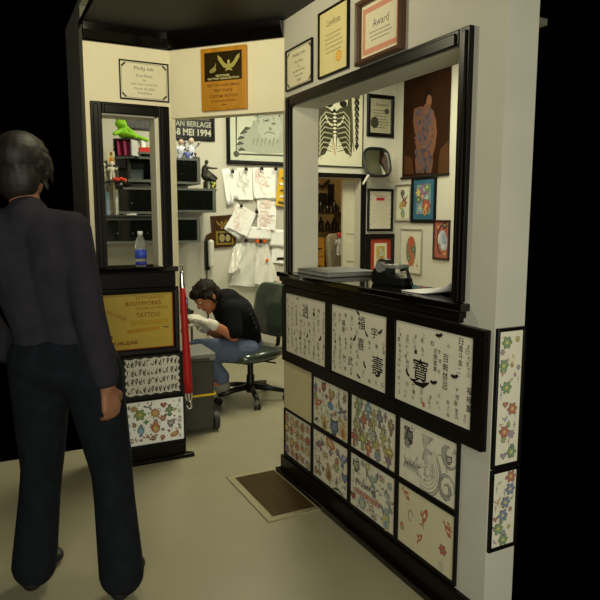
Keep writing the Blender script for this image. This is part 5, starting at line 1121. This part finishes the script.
a = PSR(318, 193, 7.55); c = PSR(327, 205, 7.55); b = MB(); b.bx(a.x, c.x, 7.55, 7.598, c.z, a.z, M('#17150f', .3)); b.bx(a.x+.02, c.x-.02, 7.545, 7.55, c.z+.02, a.z-.02, M('#232019', .2)); tag(b.build('dark_picture', None), 'small dark framed picture on the storeroom wall', 'picture')
a = PSR(331, 184, 7.5); c = PSR(350, 206, 7.5); b = MB(); b.bx(a.x, c.x, 7.42, 7.598, c.z, a.z, M('#1d1912', .5)); tag(b.build('storage_box', None, bevel=.01), 'large dark box high on the storeroom wall', 'box')
a = PSR(318, 184, 7.5); b = MB(); b.tube([(0, 0, 0), (.1, -.01, -.03), (.2, 0, .05), (.28, -.005, .03)], .02, M('#3a2c18', .6), 8); tag(b.build('cable', None, (a.x, 7.57, a.z)), 'dark cable looped high on the storeroom wall', 'cable')

# ================================================================== customer in the foreground, back turned, cropped by the photo's left edge
def CP(x, y, Y): return PY(x, y, Y)
C0 = V((.235, 2.40, 0))
ct = thing('person', 'person in dark shirt and blue jeans standing at the left edge, back turned', 'person', C0)
R_ = V((math.cos(-YAW), math.sin(-YAW), 0)); B_ = V((-R_.y, R_.x, 0))   # right and forward of the figure
def q(r, f, z): return R_*r + B_*f + V((0, 0, z))
J = dict(pel=q(0, 0, .9), waist=q(-.03, .01, 1.05), chest=q(-.075, .0, 1.26), upb=q(-.1, -.01, 1.40), neck=q(-.115, .02, 1.485), head=q(-.13, .05, 1.60),
     shR=q(.055, 0, 1.375), elR=q(.13, -.07, 1.08), wrR=q(.19, -.09, .825), shL=q(-.26, 0, 1.385), elL=q(-.31, 0, 1.1), wrL=q(-.26, .14, .88),
     hipR=q(.105, 0, .86), knR=q(.155, .03, .47), anR=q(.205, -.06, .09), hipL=q(-.085, 0, .86), knL=q(-.12, .05, .47), anL=q(-.15, .0, .09))
def stand(mb, g=0.0, parts='all'):
    c = mb.capsule
    if parts in ('all', 'shirt'):
        for k in (-1, 1):
            l = J['chest']; c(q(k*.06+.012, 0, .93 if parts == 'all' else .88), .1+g, J['waist']+q(k*.05, 0, 0), .092+g, None); c(J['waist']+q(k*.05, 0, 0), .092+g, l+q(k*.07, 0, 0), .1+g, None); c(l+q(k*.07, 0, 0), .095+g, J['upb']+q(k*.07, 0, -.03), .07+g, None); c(J['upb']+q(k*.06, 0, -.02), .065+g, J['sh'+('R' if k > 0 else 'L')], .055+g, None)
            c(J['upb'], .07+g, J['upb']+q(0, .01, .03), .06+g, None)
        for s in 'LR':
            c(J['sh'+s], .058+g, J['el'+s], .043+g, None); e = J['wr'+s] if parts == 'all' else J['el'+s].lerp(J['wr'+s], .86); c(J['el'+s], .043+g, e, (.03 if parts == 'all' else .038)+g, None)
    if parts in ('all', 'jeans'):
        c(q(-.07, 0, .9), .115+g, q(.07, 0, .9), .115+g, None)
        for s in 'LR':
            c(J['hip'+s], .1+g, J['kn'+s], .066+g, None); c(J['kn'+s], .064+g, J['kn'+s].lerp(J['an'+s], .3), .063+g, None); c(J['kn'+s].lerp(J['an'+s], .3), .063+g, J['an'+s]+V((0, 0, .0)), (.042 if parts == 'all' else .07)+g, None)
mb = MB(); stand(mb); mb.capsule(J['upb'], .06, J['neck'], .054, None); mb.capsule(J['neck'], .053, J['head'], .05, None); f2, u2, s2, r2 = head_parts(mb, J['head'], B_, V((0, 0, 1)), 1.0)
for s in 'LR':
    dd = V((0, 0, -1))+B_*.1+(R_*.12 if s == 'R' else V()); hand_mb(mb, J['wr'+s], dd, B_*.6+R_*(-.8 if s == 'R' else .8), 1 if s == 'R' else -1, .8, 1.0)
    mb.capsule(J['an'+s], .04, J['an'+s]+B_*.12-V((0, 0, .045)), .034, None)
organic(mb, 'body', ct, SKIN2, .0075, 4)
mb = MB(); stand(mb, .014, 'shirt'); organic(mb, 'shirt', ct, M('#26242c', .9, var=.15, scale=14, bump=.3, spec=.2), .009, 5, 'dark purple-grey long sleeved shirt')
mb = MB(); stand(mb, .014, 'jeans'); organic(mb, 'jeans', ct, M('#10131a', .9, var=.3, scale=18, bump=.3, spec=.2), .009, 5, 'dark blue jeans')
mb = MB(); Hh = J['head']; mb.ell(Hh+V((0, 0, .042))-B_*.015, (.092, .106, .09), None, r2); mb.ell(Hh-B_*.05-V((0, 0, .035)), (.082, .058, .09), None, r2); rr = random.Random(6)
for k in range(60):
    a = rr.uniform(PI*.95, PI*2.05); e = rr.uniform(-.8, 1.3); dv = R_*math.cos(a)*math.cos(e)+B_*math.sin(a)*math.cos(e)+V((0, 0, math.sin(e))); p = Hh+dv*.092+V((0, 0, .02)); mb.capsule(p, .016, p+V((rr.uniform(-.02, .02), rr.uniform(-.02, .02), -.045)), .006, None, 8)
organic(mb, 'hair', ct, M('#17110d', .6, var=.3, scale=60, bump=.4), .007, 3)
for k in (-1, 1):
    b = MB(); b.ell(Hh+f2*.083+s2*k*.032+u2*.008, (.013, .009, .007), M('#d8d2c8', .3), r2); b.ell(Hh+f2*.0905+s2*k*.032+u2*.006, (.005, .003, .006), M('#1f150f', .2), r2); b.build('eye', ct)
b = MB(); b.ell(Hh+f2*.091-u2*.06, (.022, .006, .005), M('#8a4a40', .5), r2); b.build('lips', ct)
for s in 'LR':
    mb = MB(); a0 = J['an'+s]; mb.ell(a0+V((0, 0, -.03)), (.045, .05, .055), None); mb.capsule(a0-B_*.03-V((0, 0, .05)), .038, a0+B_*.13-V((0, 0, .055)), .034, None); mb.ell(a0+B_*.17-V((0, 0, .06)), (.046, .055, .03), None)
    organic(mb, 'shoe', ct, M('#141416', .5), .008, 4)

# ================================================================== LIGHT
w = bpy.data.worlds.new('World'); scene.world = w; w.use_nodes = True
w.node_tree.nodes['Background'].inputs[0].default_value = (0, 0, 0, 1); w.node_tree.nodes['Background'].inputs[1].default_value = 0
def area(name, loc, size, power, col, rot=(0, 0, 0), sy=None):
    l = bpy.data.lights.new(name, 'AREA'); l.energy = power; l.color = col; l.shape = 'RECTANGLE'; l.size = size; l.size_y = sy or size
    o = bpy.data.objects.new(name, l); COL.objects.link(o); o.location = loc; o.rotation_euler = rot; return o
WARM = (1.0, .97, .70)
area('ceiling_lamp_parlour', (1.9, 4.25, 2.92), .3, 46, WARM, sy=1.2)
area('ceiling_lamp_parlour_side', (3.2, 4.6, 2.92), .3, 24, WARM, sy=1.0)
def bulb(name, loc, r, power, col):
    l = bpy.data.lights.new(name, 'POINT'); l.energy = power; l.color = col; l.shadow_soft_size = r
    o = bpy.data.objects.new(name, l); COL.objects.link(o); o.location = loc; return o
bulb('ceiling_lamp_lobby', (.55, 2.45, 2.33), .10, 23, (1.0, .91, .60))
# daylight through the shop window behind the visitor
area('shop_window_daylight', (-.3, -1.2, 1.5), 1.9, 88, (1.0, .985, .78), rot=(math.radians(84), 0, math.radians(-16)), sy=1.5)
area('ceiling_lamp_storeroom', (3.3, 6.7, 2.55), .3, 9, (1.0, .8, .5))

# ================================================================== CAMERA
cd = bpy.data.cameras.new('Camera'); cam = bpy.data.objects.new('Camera', cd); COL.objects.link(cam)
cd.sensor_width = 36; cd.lens = F/600*36; cam.location = (0, 0, EYE); cam.rotation_euler = (PI/2-PITCH, 0, -YAW); cd.clip_start = .05
scene.camera = cam
vs_ = scene.view_settings; vs_.view_transform = 'Standard'; vs_.look = 'None'; vs_.exposure = 0; vs_.gamma = 1; vs_.use_curve_mapping = False
